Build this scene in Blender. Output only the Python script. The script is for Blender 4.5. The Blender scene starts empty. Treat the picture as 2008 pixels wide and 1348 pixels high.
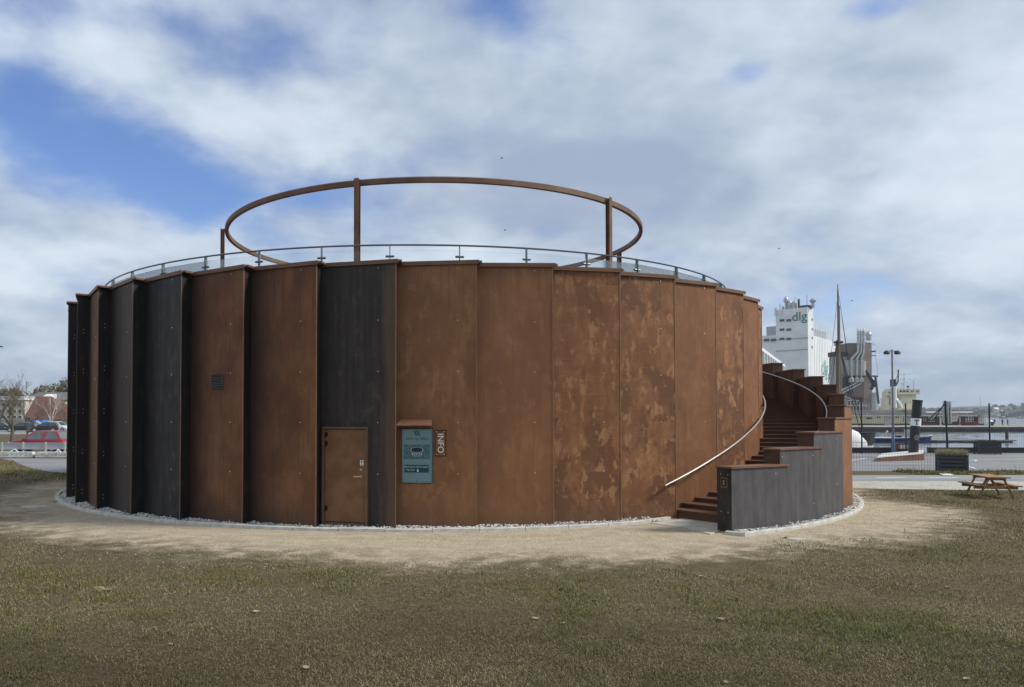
import bpy, bmesh, math, random
import numpy as np
from mathutils import Vector, Matrix
sin, cos, pi = math.sin, math.cos, math.pi
R = math.radians
S = bpy.context.scene
COL = S.collection

# ------------------------------------------------------------------ camera
F, PX, PIT, EYE = 1475.0, 846.0, R(1.33), 2.43
CY = 781.06                                   # principal row (shifted lens)
cam_d = bpy.data.cameras.new('camera'); cam = bpy.data.objects.new('camera', cam_d); COL.objects.link(cam)
cam.location = (0, 0, EYE); cam.rotation_euler = (pi/2 + PIT, 0, 0)
cam_d.sensor_fit = 'HORIZONTAL'; cam_d.sensor_width = 36.0; cam_d.lens = 36.0*F/2008
cam_d.shift_x = (1004-PX)/2008; cam_d.shift_y = (CY-674)/2008
cam_d.clip_start = 0.1; cam_d.clip_end = 20000
S.camera = cam

def ray(px, py):
    xc, yc = (px-PX)/F, -(py-CY)/F
    return Vector((xc, cos(PIT)-yc*sin(PIT), sin(PIT)+yc*cos(PIT)))
def at(px, py, Y):
    d = ray(px, py); return Vector((0, 0, EYE)) + d*(Y/d.y)
def gnd(px, py, z=0.0):
    d = ray(px, py); return Vector((0, 0, EYE)) + d*((z-EYE)/d.z)

# ------------------------------------------------------------------ sky and sun
SUN_AZ, SUN_EL = R(84), R(40)                # azimuth from the camera side (-Y) towards +X
sdir = Vector((sin(SUN_AZ)*cos(SUN_EL), -cos(SUN_AZ)*cos(SUN_EL), sin(SUN_EL)))
sl = bpy.data.lights.new('sun', 'SUN'); sl.energy = 3.0; sl.angle = R(11); sl.color = (1.0, 0.95, 0.87)
so = bpy.data.objects.new('sun', sl); COL.objects.link(so); so.location = (20, -10, 40)
so.rotation_euler = sdir.to_track_quat('Z', 'Y').to_euler()

W = bpy.data.worlds.new('World'); S.world = W; W.use_nodes = True
def build_world():
    nt = W.node_tree; nt.nodes.clear(); L = nt.links
    def N(t, **k):
        n = nt.nodes.new(t)
        for a, b in k.items(): setattr(n, a, b)
        return n
    def M(op, a, b=None, c=None, clamp=False):
        n = N('ShaderNodeMath', operation=op, use_clamp=clamp)
        for i, v in enumerate((a, b, c)):
            if v is None: continue
            if isinstance(v, (int, float)): n.inputs[i].default_value = v
            else: L.new(v, n.inputs[i])
        return n.outputs[0]
    STR = 0.15
    out = N('ShaderNodeOutputWorld'); bg = N('ShaderNodeBackground'); bg.inputs['Strength'].default_value = STR
    sky = N('ShaderNodeTexSky'); sky.sky_type = 'NISHITA'; sky.sun_disc = False
    sky.sun_elevation = SUN_EL; sky.sun_rotation = math.atan2(sdir.x, sdir.y); sky.altitude = 0
    sky.air_density = 1.15; sky.dust_density = 0.6; sky.ozone_density = 2.0
    tc = N('ShaderNodeTexCoord'); sep = N('ShaderNodeSeparateXYZ'); L.new(tc.outputs['Generated'], sep.inputs[0])
    x, y, z = sep.outputs
    zz = M('ADD', M('MAXIMUM', z, 0.0), 0.34)
    cx = N('ShaderNodeCombineXYZ'); L.new(M('DIVIDE', x, zz), cx.inputs[0]); L.new(M('DIVIDE', y, zz), cx.inputs[1]); cx.inputs[2].default_value = 3.7
    def noise(scale, det, rough, dist, off=(0, 0, 0), sc=(1, 1, 1)):
        mp = N('ShaderNodeMapping'); mp.inputs['Location'].default_value = off; mp.inputs['Scale'].default_value = sc
        L.new(cx.outputs[0], mp.inputs[0])
        n = N('ShaderNodeTexNoise'); n.inputs['Scale'].default_value = scale; n.inputs['Detail'].default_value = det
        n.inputs['Roughness'].default_value = rough; n.inputs['Distortion'].default_value = dist
        L.new(mp.outputs[0], n.inputs['Vector']); return n.outputs['Fac']
    n1 = noise(1.7, 10, 0.56, 0.10, (2.3, 1.1, 0))
    n2 = noise(1.1, 6, 0.52, 0.15, (7.1, 4.2, 2), (0.8, 1.3, 1))
    n3 = noise(4.2, 8, 0.54, 0.12, (1.5, 8.2, 5))
    az = M('ARCTAN2', x, y); el = M('ARCSINE', z)
    # open blue gaps between the clouds
    hsum = None
    for (hx, hy, sx, sy, amp) in ((120, 280, 230, 95, .62), (330, 330, 130, 65, .42), (410, 405, 110, 55, .52), (25, 110, 150, 80, .30), (120, 5, 300, 45, .50), (620, 380, 130, 40, .18),
                                  (1015, 50, 70, 75, .5), (1130, 95, 55, 40, .3), (1465, 140, 60, 30, .5), (1720, 12, 85, 30, .55), (950, 10, 70, 40, .4), (20, 200, 120, 60, .2)):
        d = ray(hx, hy).normalized(); u0, v0 = math.atan2(d.x, d.y), math.asin(d.z)
        e = M('ADD', M('POWER', M('DIVIDE', M('SUBTRACT', az, u0), sx/F), 2.0), M('POWER', M('DIVIDE', M('SUBTRACT', el, v0), sy/F), 2.0))
        g = M('MULTIPLY', M('EXPONENT', M('MULTIPLY', e, -1.0)), amp)
        hsum = g if hsum is None else M('ADD', hsum, g)
    nn = M('ADD', M('MULTIPLY', M('SUBTRACT', n1, 0.5), 1.7), M('MULTIPLY', M('SUBTRACT', n3, 0.5), 0.95))
    cov = M('SUBTRACT', M('ADD', nn, 0.44), hsum)
    mr = N('ShaderNodeMapRange', interpolation_type='SMOOTHSTEP'); L.new(cov, mr.inputs[0])
    mr.inputs[1].default_value = -0.34; mr.inputs[2].default_value = 0.40; mr.inputs[3].default_value = 0.0; mr.inputs[4].default_value = 1.0
    # cloud shading: thick parts grey, thin parts white
    sh = M('ADD', M('MULTIPLY', n2, 0.70), M('MULTIPLY', n3, 0.45))
    ms = N('ShaderNodeMapRange', interpolation_type='SMOOTHSTEP'); L.new(sh, ms.inputs[0])
    ms.inputs[1].default_value = 0.42; ms.inputs[2].default_value = 0.73
    cr = N('ShaderNodeMix', data_type='RGBA'); L.new(ms.outputs[0], cr.inputs[0])
    k = 1.0/STR
    cr.inputs[6].default_value = (0.285*k, 0.35*k, 0.465*k, 1); cr.inputs[7].default_value = (0.58*k, 0.65*k, 0.725*k, 1)
    mx = N('ShaderNodeMix', data_type='RGBA'); L.new(mr.outputs[0], mx.inputs[0])
    tn = N('ShaderNodeMix', data_type='RGBA', blend_type='MULTIPLY'); tn.inputs[0].default_value = 1.0; tn.inputs[7].default_value = (0.50, 0.58, 0.80, 1); L.new(sky.outputs[0], tn.inputs[6]); L.new(tn.outputs[2], mx.inputs[6]); L.new(cr.outputs[2], mx.inputs[7])
    L.new(mx.outputs[2], bg.inputs[0]); L.new(bg.outputs[0], out.inputs[0])
build_world()
vs = S.view_settings; vs.view_transform = 'Standard'; vs.look = 'None'; vs.exposure = 0.35; vs.gamma = 1.0; vs.use_curve_mapping = False
S.cycles.max_bounces = 6; S.cycles.diffuse_bounces = 3; S.cycles.glossy_bounces = 3; S.cycles.transmission_bounces = 4
S.cycles.transparent_max_bounces = 24; S.cycles.use_denoising = True

rng = random.Random(7)

# ------------------------------------------------------------------ materials
def nodemat(name):
    m = bpy.data.materials.new(name); m.use_nodes = True; nt = m.node_tree
    b = nt.nodes['Principled BSDF']; return m, nt, b
class NB:
    """small node helper"""
    def __init__(s, nt): s.nt = nt; s.L = nt.links
    def N(s, t, **k):
        n = s.nt.nodes.new(t)
        for a, b in k.items(): setattr(n, a, b)
        return n
    def M(s, op, a, b=None, c=None, clamp=False):
        n = s.N('ShaderNodeMath', operation=op, use_clamp=clamp)
        for i, v in enumerate((a, b, c)):
            if v is None: continue
            if isinstance(v, (int, float)): n.inputs[i].default_value = v
            else: s.L.new(v, n.inputs[i])
        return n.outputs[0]
    def noise(s, vec, scale, det=4, rough=.55, dist=0, sc=None, off=None):
        if sc or off:
            mp = s.N('ShaderNodeMapping'); mp.inputs['Scale'].default_value = sc or (1, 1, 1); mp.inputs['Location'].default_value = off or (0, 0, 0)
            s.L.new(vec, mp.inputs[0]); vec = mp.outputs[0]
        n = s.N('ShaderNodeTexNoise'); n.inputs['Scale'].default_value = scale; n.inputs['Detail'].default_value = det
        n.inputs['Roughness'].default_value = rough; n.inputs['Distortion'].default_value = dist
        s.L.new(vec, n.inputs['Vector']); return n.outputs['Fac']
    def smooth(s, v, a, b, lo=0., hi=1.):
        m = s.N('ShaderNodeMapRange', interpolation_type='SMOOTHSTEP'); s.L.new(v, m.inputs[0])
        for i, q in enumerate((a, b, lo, hi)): m.inputs[i+1].default_value = q
        return m.outputs[0]
    def mix(s, f, a, b, bt='MIX'):
        m = s.N('ShaderNodeMix', data_type='RGBA', blend_type=bt)
        for i, v in ((0, f), (6, a), (7, b)):
            if isinstance(v, (int, float)): m.inputs[i].default_value = v
            elif isinstance(v, tuple): m.inputs[i].default_value = (*v, 1) if len(v) == 3 else v
            else: s.L.new(v, m.inputs[i])
        return m.outputs[2]
    def bump(s, h, st, dist, bsdf):
        b = s.N('ShaderNodeBump'); b.inputs['Strength'].default_value = st; b.inputs['Distance'].default_value = dist
        s.L.new(h, b.inputs['Height']); s.L.new(b.outputs[0], bsdf.inputs['Normal'])
def plain(name, c, rough=.6, metal=0., var=.18, scale=3., bump=0., emit=0., spec=.4):
    m, nt, b = nodemat(name); q = NB(nt)
    tc = q.N('ShaderNodeTexCoord'); n = q.noise(tc.outputs['Object'], scale, 6, .62)
    f = q.smooth(n, .3, .7)
    col = q.mix(f, tuple(v*(1-var) for v in c), tuple(min(1, v*(1+var)) for v in c))
    q.L.new(col, b.inputs['Base Color']); b.inputs['Roughness'].default_value = rough; b.inputs['Metallic'].default_value = metal
    b.inputs['Specular IOR Level'].default_value = spec
    if bump: q.bump(q.noise(tc.outputs['Object'], scale*9, 4), bump, .01, b)
    if emit:
        q.L.new(col, b.inputs['Emission Color']); b.inputs['Emission Strength'].default_value = emit
    return m

def corten(name):
    m, nt, b = nodemat(name); q = NB(nt)
    tc = q.N('ShaderNodeTexCoord')
    def attr(nm):
        a = q.N('ShaderNodeAttribute', attribute_type='OBJECT', attribute_name=nm); return a.outputs['Fac']
    seed, coal_and_shade, patch, edge, light = attr('seed'), attr('coal_and_shade'), attr('patch'), attr('edge'), attr('light')
    av = q.N('ShaderNodeVectorMath', operation='ADD'); q.L.new(tc.outputs['Object'], av.inputs[0])
    cx = q.N('ShaderNodeCombineXYZ'); q.L.new(q.M('MULTIPLY', seed, 7.31), cx.inputs[0]); q.L.new(q.M('MULTIPLY', seed, 3.17), cx.inputs[2])
    q.L.new(cx.outputs[0], av.inputs[1]); v = av.outputs[0]
    sx = q.N('ShaderNodeSeparateXYZ'); q.L.new(tc.outputs['Object'], sx.inputs[0]); ox = sx.outputs[0]; oz = sx.outputs[2]
    n1 = q.noise(v, 1.05, 7, .6, .2, (1.25, 1, .8))
    n2 = q.noise(v, 1.0, 5, .6, .2, (9, 9, .55))
    n3 = q.noise(v, 26, 5, .65)
    n4 = q.noise(v, 3.0, 9, .68, .15, (1.2, 1, .7), (4, 2, 9))
    n5 = q.noise(v, 2.0, 6, .7, 0, (.9, 1, 9), (1, 7, 3))
    wn = q.N('ShaderNodeTexWhiteNoise', noise_dimensions='1D'); q.L.new(seed, wn.inputs['W']); rnd = wn.outputs['Value']
    n6 = q.noise(v, 1.15, 9, .64, .2, (1.15, 1, .8), (11, 3, 6)); n7 = q.noise(v, 1.0, 3, .5, 0, (16, 16, .25), (3, 9, 2)); n8 = q.noise(v, 1.0, 4, .6, .1, (22, 22, .9), (8, 1, 5))
    c0 = q.mix(q.smooth(n1, .36, .62), (.150, .054, .021), (.248, .110, .046))
    c0 = q.mix(q.M('MULTIPLY', rnd, .35), c0, (.165, .066, .032))
    c0 = q.mix(q.M('MULTIPLY', q.smooth(n6, .50, .545), q.M('MULTIPLY', patch, .95)), c0, (.085, .030, .016))
    c0 = q.mix(q.M('MULTIPLY', q.smooth(n4, .53, .57), q.M('MULTIPLY', patch, .55)), c0, (.115, .040, .018))
    c0 = q.mix(q.M('MULTIPLY', q.smooth(n4, .455, .42), q.M('MULTIPLY', patch, .85)), c0, (.36, .185, .082))
    c0 = q.mix(q.M('MULTIPLY', q.smooth(n2, .53, .62), .50), c0, (.110, .042, .022))
    c0 = q.mix(q.M('MULTIPLY', q.smooth(n5, .57, .64), q.M('MULTIPLY', patch, .45)), c0, (.30, .165, .08))
    # runs hanging from the coping and grime at the foot
    runs = q.M('MULTIPLY', q.smooth(n7, .50, .66), q.smooth(q.M('ADD', oz, q.M('MULTIPLY', n8, 3.0)), 4.6, 6.9))
    c0 = q.mix(q.M('MULTIPLY', runs, q.M('MULTIPLY', n1, .8)), c0, (.075, .030, .018))
    foot = q.M('MULTIPLY', q.smooth(q.M('ADD', oz, q.M('MULTIPLY', n8, -.9)), .35, -.45), .7)
    c0 = q.mix(foot, c0, (.075, .042, .026))
    fold_shade = q.M('MULTIPLY', q.smooth(q.M('ADD', ox, q.M('MULTIPLY', n2, .25)), 1.15, .10), attr('fold_shade'))  # darker towards the inner fold: corner shade put into the colour
    c0 = q.mix(q.M('MULTIPLY', fold_shade, .85), c0, (.030, .016, .012))
    c0 = q.mix(q.smooth(n3, .3, .75, 0, .16), c0, (.10, .042, .02))
    # flaked dark scale close to the folded edge
    fl = q.noise(v, 9, 8, .75, .6, (1.6, 1, .55), (2, 5, 1))
    fl = q.M('MULTIPLY', q.M('MULTIPLY', q.smooth(fl, .60, .64), q.smooth(ox, 1.36, 1.66)), q.M('MULTIPLY', q.smooth(n1, .50, .56), edge))
    c0 = q.mix(fl, c0, (.035, .026, .02))
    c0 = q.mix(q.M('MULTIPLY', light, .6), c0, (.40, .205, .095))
    # dark mill scale plates
    cc = q.mix(q.smooth(q.M('ADD', q.M('MULTIPLY', n2, .5), q.M('MULTIPLY', n4, .5)), .38, .62), (.018, .0165, .017), (.044, .040, .038))
    cc = q.mix(q.M('MULTIPLY', q.smooth(n4, .55, .66), .55), cc, (.10, .07, .05))
    cc = q.mix(q.M('MULTIPLY', q.smooth(n5, .62, .70), .4), cc, (.085, .08, .078))
    rk = q.M('MULTIPLY', q.smooth(q.M('ADD', ox, q.M('MULTIPLY', n2, .5)), 1.62, 1.85), edge)
    cc = q.mix(q.M('MULTIPLY', rk, .75), cc, (.115, .07, .038))
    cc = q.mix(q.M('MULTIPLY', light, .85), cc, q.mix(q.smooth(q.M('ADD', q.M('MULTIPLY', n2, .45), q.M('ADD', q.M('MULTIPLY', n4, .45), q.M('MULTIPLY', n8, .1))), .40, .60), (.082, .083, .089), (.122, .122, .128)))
    cc = q.mix(q.M('MULTIPLY', fold_shade, .7), cc, (.008, .007, .007))
    cc = q.mix(q.M('MULTIPLY', attr('deep_shade'), .6), cc, (.006, .0055, .0055))  # dark return plates blackened further: their shade put into the colour
    col = q.mix(coal_and_shade, c0, cc)
    q.L.new(col, b.inputs['Base Color'])
    q.L.new(q.M('ADD', q.M('MULTIPLY', n3, .2), q.mix(coal_and_shade, (.55, .55, .55), (.42, .42, .42))), b.inputs['Roughness'])
    b.inputs['Specular IOR Level'].default_value = .27
    q.bump(q.M('ADD', q.M('MULTIPLY', n3, .5), n4), .12, .006, b)
    return m

CX0, CY0 = -0.5037, 27.579                      # drum centre
def ground_mat():
    m, nt, b = nodemat('lawn_soil_and_sand'); q = NB(nt)
    g = q.N('ShaderNodeNewGeometry'); P = g.outputs['Position']
    s = q.N('ShaderNodeSeparateXYZ'); q.L.new(P, s.inputs[0])
    dx = q.M('SUBTRACT', s.outputs[0], CX0+1.6); dy = q.M('SUBTRACT', s.outputs[1], CY0-.3)
    r = q.M('SQRT', q.M('ADD', q.M('MULTIPLY', dx, dx), q.M('MULTIPLY', dy, dy)))
    nA = q.noise(P, .45, 5, .6, .4); nB = q.noise(P, 2.2, 6, .62, .3); nC = q.noise(P, 14, 6, .7); nD = q.noise(P, 60, 4, .7); nE = q.noise(P, 180, 3, .7)
    nW = q.noise(P, 2.6, 6, .68, .2, (.7, 1.3, 1))
    rr = q.M('ADD', r, q.M('ADD', q.M('MULTIPLY', q.M('SUBTRACT', nA, .5), 2.6), q.M('ADD', q.M('MULTIPLY', q.M('SUBTRACT', nB, .5), 1.5), q.M('MULTIPLY', q.M('SUBTRACT', nC, .5), .8))))
    rr = q.M('ADD', rr, q.M('MULTIPLY', q.M('MULTIPLY', q.smooth(s.outputs[1], 18.5, 23.), q.smooth(s.outputs[0], 5., 9.)), 1.9))
    sand = q.smooth(rr, 15.75, 14.25)
    # lawn: bare brown soil, straw thatch, green patches
    soil = q.mix(q.smooth(nC, .3, .7), (.075, .058, .033), (.15, .12, .068))
    soil = q.mix(q.M('MULTIPLY', q.smooth(nD, .5, .72), .55), soil, (.20, .165, .095))
    green = q.mix(q.smooth(nC, .35, .7), (.055, .055, .020), (.10, .094, .036))
    lawn = q.mix(q.M('MULTIPLY', q.smooth(q.M('ADD', nB, q.M('MULTIPLY', q.M('SUBTRACT', nA, .5), .8)), .48, .72), .65), soil, green)
    lawn = q.mix(q.M('MULTIPLY', q.smooth(nE, .55, .75), .4), lawn, (.22, .19, .12))
    lawn = q.mix(q.M('MULTIPLY', q.smooth(nD, .52, .30), .5), lawn, (.035, .027, .016))
    bare = q.M('MULTIPLY', q.smooth(q.M('ADD', s.outputs[1], q.M('MULTIPLY', q.M('SUBTRACT', nA, .5), 5.)), 10.2, 6.6), .6)  # near turf browner, with a vignette's darkening put into its colour
    lawn = q.mix(bare, lawn, (.045, .034, .019))  # browner near turf plus the vignette's darkening
    sd = q.mix(q.smooth(nW, .3, .68), (.365, .295, .205), (.51, .428, .31))
    sd = q.mix(q.M('MULTIPLY', q.smooth(nC, .52, .72), .5), sd, (.235, .19, .125))
    sd = q.mix(q.M('MULTIPLY', q.smooth(nE, .5, .66), .6), sd, (.62, .54, .41)); nF = q.noise(P, 34, 5, .75, 0, None, (5, 2, 0)); sd = q.mix(q.M('MULTIPLY', q.smooth(nF, .53, .62), .55), sd, (.20, .155, .10)); sd = q.mix(q.M('MULTIPLY', q.smooth(nF, .46, .40), .5), sd, (.60, .52, .39))
    sd = q.mix(q.M('MULTIPLY', q.smooth(nD, .46, .34), .45), sd, (.19, .15, .10))
    wear = q.M('MULTIPLY', q.smooth(rr, 13.2, 14.9), q.smooth(nB, .38, .58))
    sd = q.mix(q.M('MULTIPLY', wear, .7), sd, (.18, .145, .092))
    # darker, browner sand on the left of the drum
    lf = q.M('MULTIPLY', q.smooth(s.outputs[0], -7.5, -12.5), q.smooth(nA, .35, .6))
    sd = q.mix(q.M('MULTIPLY', lf, .5), sd, (.22, .17, .105))
    col = q.mix(sand, lawn, sd)
    q.L.new(col, b.inputs['Base Color']); b.inputs['Roughness'].default_value = .95; b.inputs['Specular IOR Level'].default_value = .12
    q.bump(q.M('ADD', q.M('ADD', q.M('MULTIPLY', nD, .35), q.M('MULTIPLY', nC, .9)), q.M('ADD', q.M('MULTIPLY', nE, .2), q.M('MULTIPLY', q.noise(P, 6.5, 4, .6), 1.6))), .8, .035, b)
    return m
def asphalt_mat(name, base):
    m, nt, b = nodemat(name); q = NB(nt)
    g = q.N('ShaderNodeNewGeometry'); P = g.outputs['Position']
    a = q.noise(P, .5, 5, .6, .3, (.35, 1.4, 1)); c = q.noise(P, 40, 4, .7)
    col = q.mix(q.smooth(a, .3, .7), tuple(v*.8 for v in base), tuple(v*1.2 for v in base))
    col = q.mix(q.M('MULTIPLY', q.smooth(c, .5, .7), .3), col, tuple(v*1.5 for v in base))
    q.L.new(col, b.inputs['Base Color']); b.inputs['Roughness'].default_value = .85
    return m
def water_mat():
    m, nt, b = nodemat('harbour_water'); q = NB(nt)
    g = q.N('ShaderNodeNewGeometry'); P = g.outputs['Position']
    n = q.noise(P, .9, 6, .62, .2, (.35, 1.1, 1)); n2 = q.noise(P, .05, 3, .5, .2, (.4, 1, 1))
    b.inputs['Base Color'].default_value = (.16, .19, .20, 1); b.inputs['Roughness'].default_value = .12; b.inputs['IOR'].default_value = 1.33; b.inputs['Specular IOR Level'].default_value = .8
    q.bump(q.M('ADD', n, q.M('MULTIPLY', n2, 2.)),   .05, .06, b)
    return m
def glass_mat(name, tint, gloss=1.):
    m = bpy.data.materials.new(name); m.use_nodes = True; nt = m.node_tree; nt.nodes.clear(); q = NB(nt)
    o = q.N('ShaderNodeOutputMaterial'); t = q.N('ShaderNodeBsdfTransparent'); t.inputs[0].default_value = (*tint, 1)
    gl = q.N('ShaderNodeBsdfGlossy'); gl.inputs['Roughness'].default_value = .02
    fr = q.N('ShaderNodeFresnel'); fr.inputs[0].default_value = 1.5
    mx = q.N('ShaderNodeMixShader'); q.L.new(q.M('MULTIPLY', fr.outputs[0], gloss), mx.inputs[0]); q.L.new(t.outputs[0], mx.inputs[1]); q.L.new(gl.outputs[0], mx.inputs[2])
    q.L.new(mx.outputs[0], o.inputs[0]); return m
def grass_mat():
    m, nt, b = nodemat('grass_blades'); q = NB(nt)
    a = q.N('ShaderNodeAttribute', attribute_name='tint'); q.L.new(a.outputs['Color'], b.inputs['Base Color'])
    b.inputs['Roughness'].default_value = .8; b.inputs['Specular IOR Level'].default_value = .15
    return m
def wood_mat(name, c, sc=(1, 14, 14)):
    m, nt, b = nodemat(name); q = NB(nt); tc = q.N('ShaderNodeTexCoord')
    n = q.noise(tc.outputs['Object'], 2.2, 6, .65, .6, sc); n2 = q.noise(tc.outputs['Object'], 2, 3)
    col = q.mix(q.smooth(n, .3, .7), tuple(v*.62 for v in c), tuple(v*1.25 for v in c))
    col = q.mix(q.M('MULTIPLY', q.smooth(n2, .45, .7), .35), col, tuple(v*.6 for v in c))
    q.L.new(col, b.inputs['Base Color']); b.inputs['Roughness'].default_value = .75
    return m
def shingle_mat(name, c, sc):
    m, nt, b = nodemat(name); q = NB(nt); tc = q.N('ShaderNodeTexCoord')
    n = q.noise(tc.outputs['Object'], sc, 4, .7); n2 = q.noise(tc.outputs['Object'], .4, 4)
    col = q.mix(q.smooth(n, .3, .7), tuple(v*.65 for v in c), tuple(v*1.25 for v in c))
    col = q.mix(q.M('MULTIPLY', q.smooth(n2, .4, .7), .4), col, tuple(v*.7 for v in c))
    q.L.new(col, b.inputs['Base Color']); b.inputs['Roughness'].default_value = .85
    return m

MT = dict(
    corten=corten('weathered_corten'), ground=ground_mat(), water=water_mat(),
    asphalt=asphalt_mat('asphalt_court', (.20, .20, .205)), road=asphalt_mat('road_asphalt', (.23, .235, .235)),
    glass=glass_mat('railing_glass', (.972, .988, .986), .8),
    steel=plain('brushed_steel', (.50, .48, .44), .35, .85, .08), rail_dark=plain('dark_steel_rail', (.10, .115, .125), .35, .6, .1),
    post_steel=plain('galvanised_post', (.16, .19, .20), .4, .5, .1),
    bolt=plain('bolt_heads', (.66, .65, .62), .35, .3, .05),
    beam=plain('ring_corten', (.15, .078, .042), .6, 0, .25, 2.2, .2),
    beam_dark=plain('ring_underside', (.06, .04, .03), .7, 0, .2, 3),
    concrete=plain('kerb_concrete', (.50, .485, .44), .9, 0, .16, 5, .4), slab=plain('slab_concrete', (.44, .42, .37), .9, 0, .16, 3, .4),
    pebble=None, deck=plain('roof_deck', (.16, .12, .09), .8), coping=plain('coping_corten', (.16, .078, .045), .5, 0, .22, 2, .2, spec=.5),
    door=plain('door_corten', (.185, .098, .052), .65, 0, .12, 4, .5), frame=plain('door_frame_corten', (.135, .072, .04), .6, 0, .2, 4),
    black=plain('black_paint', (.018, .019, .021), .5, 0, .25, 4), dark=plain('dark_recess', (.012, .011, .011), .9),
    white=plain('white_paint', (.72, .73, .72), .5, 0, .05, 2), offwhite=plain('offwhite_paint', (.62, .62, .58), .6, 0, .1, .6),
    marking=plain('road_marking', (.70, .70, .68), .8, 0, .12, 8),
    screen=plain('screen_blue', (.080, .132, .138), .35, 0, .04, 1, emit=.3), screen_dark=plain('screen_navy', (.006, .026, .042), .4, 0, .05, 1, emit=.2),
    screen_mid=plain('screen_picture', (.035, .07, .075), .4, 0, .35, 14, emit=.3), screen_lite=plain('screen_text', (.30, .40, .41), .4, 0, .05, 1, emit=.2),
    signlight=plain('sign_letters', (.82, .76, .66), .5, 0, .04, 2), brass=plain('brass_handle', (.62, .46, .28), .3, .8, .05),
    table=wood_mat('table_pine', (.33, .20, .10)), mastwood=wood_mat('mast_wood', (.17, .135, .085), (9, 9, .6)), planter=wood_mat('planter_black_timber', (.055, .060, .070)),
    drygrass=None,
    tyre=plain('tyre_rubber', (.02, .02, .02), .85), rim=plain('alloy_rim', (.48, .48, .48), .35, .7), carglass=plain('car_glass', (.03, .035, .04), .08, 0, .1, spec=.8),
    carred=plain('red_car_paint', (.30, .032, .05), .3, 0, .06, 2, spec=.6), cardark=plain('dark_car_paint', (.012, .015, .022), .2, 0, .1, spec=.7), carwhite=plain('white_car_paint', (.72, .72, .71), .25, 0, .03, spec=.6),
    carglass_lt=plain('car_glass_pale', (.11, .135, .13), .1, 0, .25, 3, spec=.8), lampglass=plain('headlamp_glass', (.6, .62, .64), .15, 0, .1, spec=.8),
    galv=plain('galvanised_rail', (.50, .535, .57), .5, .1, .08, 1.5), barrier=plain('painted_barrier', (.66, .65, .58), .85, 0, .25, 3),
    bark=plain('grey_bark', (.12, .105, .075), .9, 0, .35, 8), twig=plain('brown_twigs', (.135, .115, .078), .9, 0, .2, 2), birch=plain('pale_birch_bark', (.46, .40, .34), .85, 0, .3, 5),
    leafolive=plain('budding_leaves', (.13, .155, .05), .8, 0, .35, .8), farbark=plain('far_twigs', (.17, .155, .12), .9, 0, .3, .6),
    redroof=shingle_mat('red_roof_tiles', (.15, .066, .050), 3.), greyroof=shingle_mat('grey_roofing', (.13, .13, .125), 2.), darkroof=shingle_mat('dark_felt_roof', (.085, .085, .082), 1.5),
    brick=shingle_mat('brown_brick', (.14, .085, .06), 4.), cream=plain('cream_render', (.52, .49, .41), .85, 0, .1, .5), yellow=plain('pale_yellow_render', (.55, .50, .33), .85, 0, .1, .3),
    redwall=plain('dark_red_boards', (.075, .018, .019), .7, 0, .25, .5), fencewood=wood_mat('grey_fence_boards', (.26, .26, .245), (6, 6, .8)),
    window=plain('dark_window', (.025, .03, .035), .1, 0, .3, 1., spec=.7),
    truckblue=plain('truck_blue', (.05, .20, .55), .4, 0, .06), truckwhite=plain('truck_white', (.75, .77, .78), .4, 0, .05),
    silo=plain('silo_render', (.66, .68, .69), .8, 0, .10, .15), siloside=plain('silo_ribbed', (.80, .82, .82), .7, 0, .06, .1), silocap=plain('silo_grey_cladding', (.30, .32, .34), .6, 0, .1, .3),
    dlggreen=plain('green_letters', (.012, .14, .12), .6, 0, .05), dlgfaded=plain('faded_green_letters', (.25, .47, .43), .7, 0, .15),
    brownsilo=plain('brown_silo_cladding', (.14, .105, .098), .7, 0, .18, .3), ribsilo=plain('taupe_ribbed_cladding', (.36, .30, .265), .7, 0, .2, .25), greyclad=plain('grey_cladding', (.36, .37, .37), .6, 0, .1, .3),
    pipe=plain('duct_steel', (.40, .41, .41), .4, .5, .25, 1.), gantry=plain('dark_gantry_steel', (.05, .052, .055), .6, .3, .2),
    ferry=plain('ferry_cream', (.62, .585, .44), .6, 0, .08, .3), teal=plain('teal_crane', (.035, .075, .085), .5),
    bluehull=plain('blue_hull', (.012, .028, .16), .3, 0, .12, 1.5), redhull=plain('red_hull', (.17, .022, .026), .5), tarp=plain('white_tarpaulin', (.70, .72, .74), .6, 0, .1, 1.2, .3),
    blackwood=plain('tarred_timber', (.02, .021, .023), .8, 0, .3, 2), timber=plain('wet_timber', (.075, .065, .055), .8, 0, .3, 2),
    bluepaint=plain('faded_blue_paint', (.13, .24, .42), .6), lampgrey=plain('lamp_grey', (.17, .19, .20), .5, .3), red=plain('signal_red', (.55, .05, .03), .5), orange=plain('rim_orange', (.60, .14, .05), .5),
    hill=shingle_mat('far_hillside', (.045, .05, .042), .02), wood=plain('far_woodland', (.075, .08, .066), .9, 0, .4, .02), net=plain('net_cord', (.045, .05, .055), .8),
    rope=plain('grey_rope', (.20, .21, .21), .8), quaywall=plain('quay_wall', (.05, .048, .045), .9, 0, .3, .4), quaytop=plain('quay_paving', (.30, .29, .26), .9, 0, .15, .2),
    cloth=plain('dark_clothes', (.04, .045, .055), .9), skin=plain('skin', (.45, .28, .21), .7), leaf=plain('dead_leaf', (.30, .25, .165), .8, 0, .25, 30), straw=plain('straw_tuft', (.45, .38, .24), .8, 0, .2, 10),
)
MT['grass'] = grass_mat()
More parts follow.
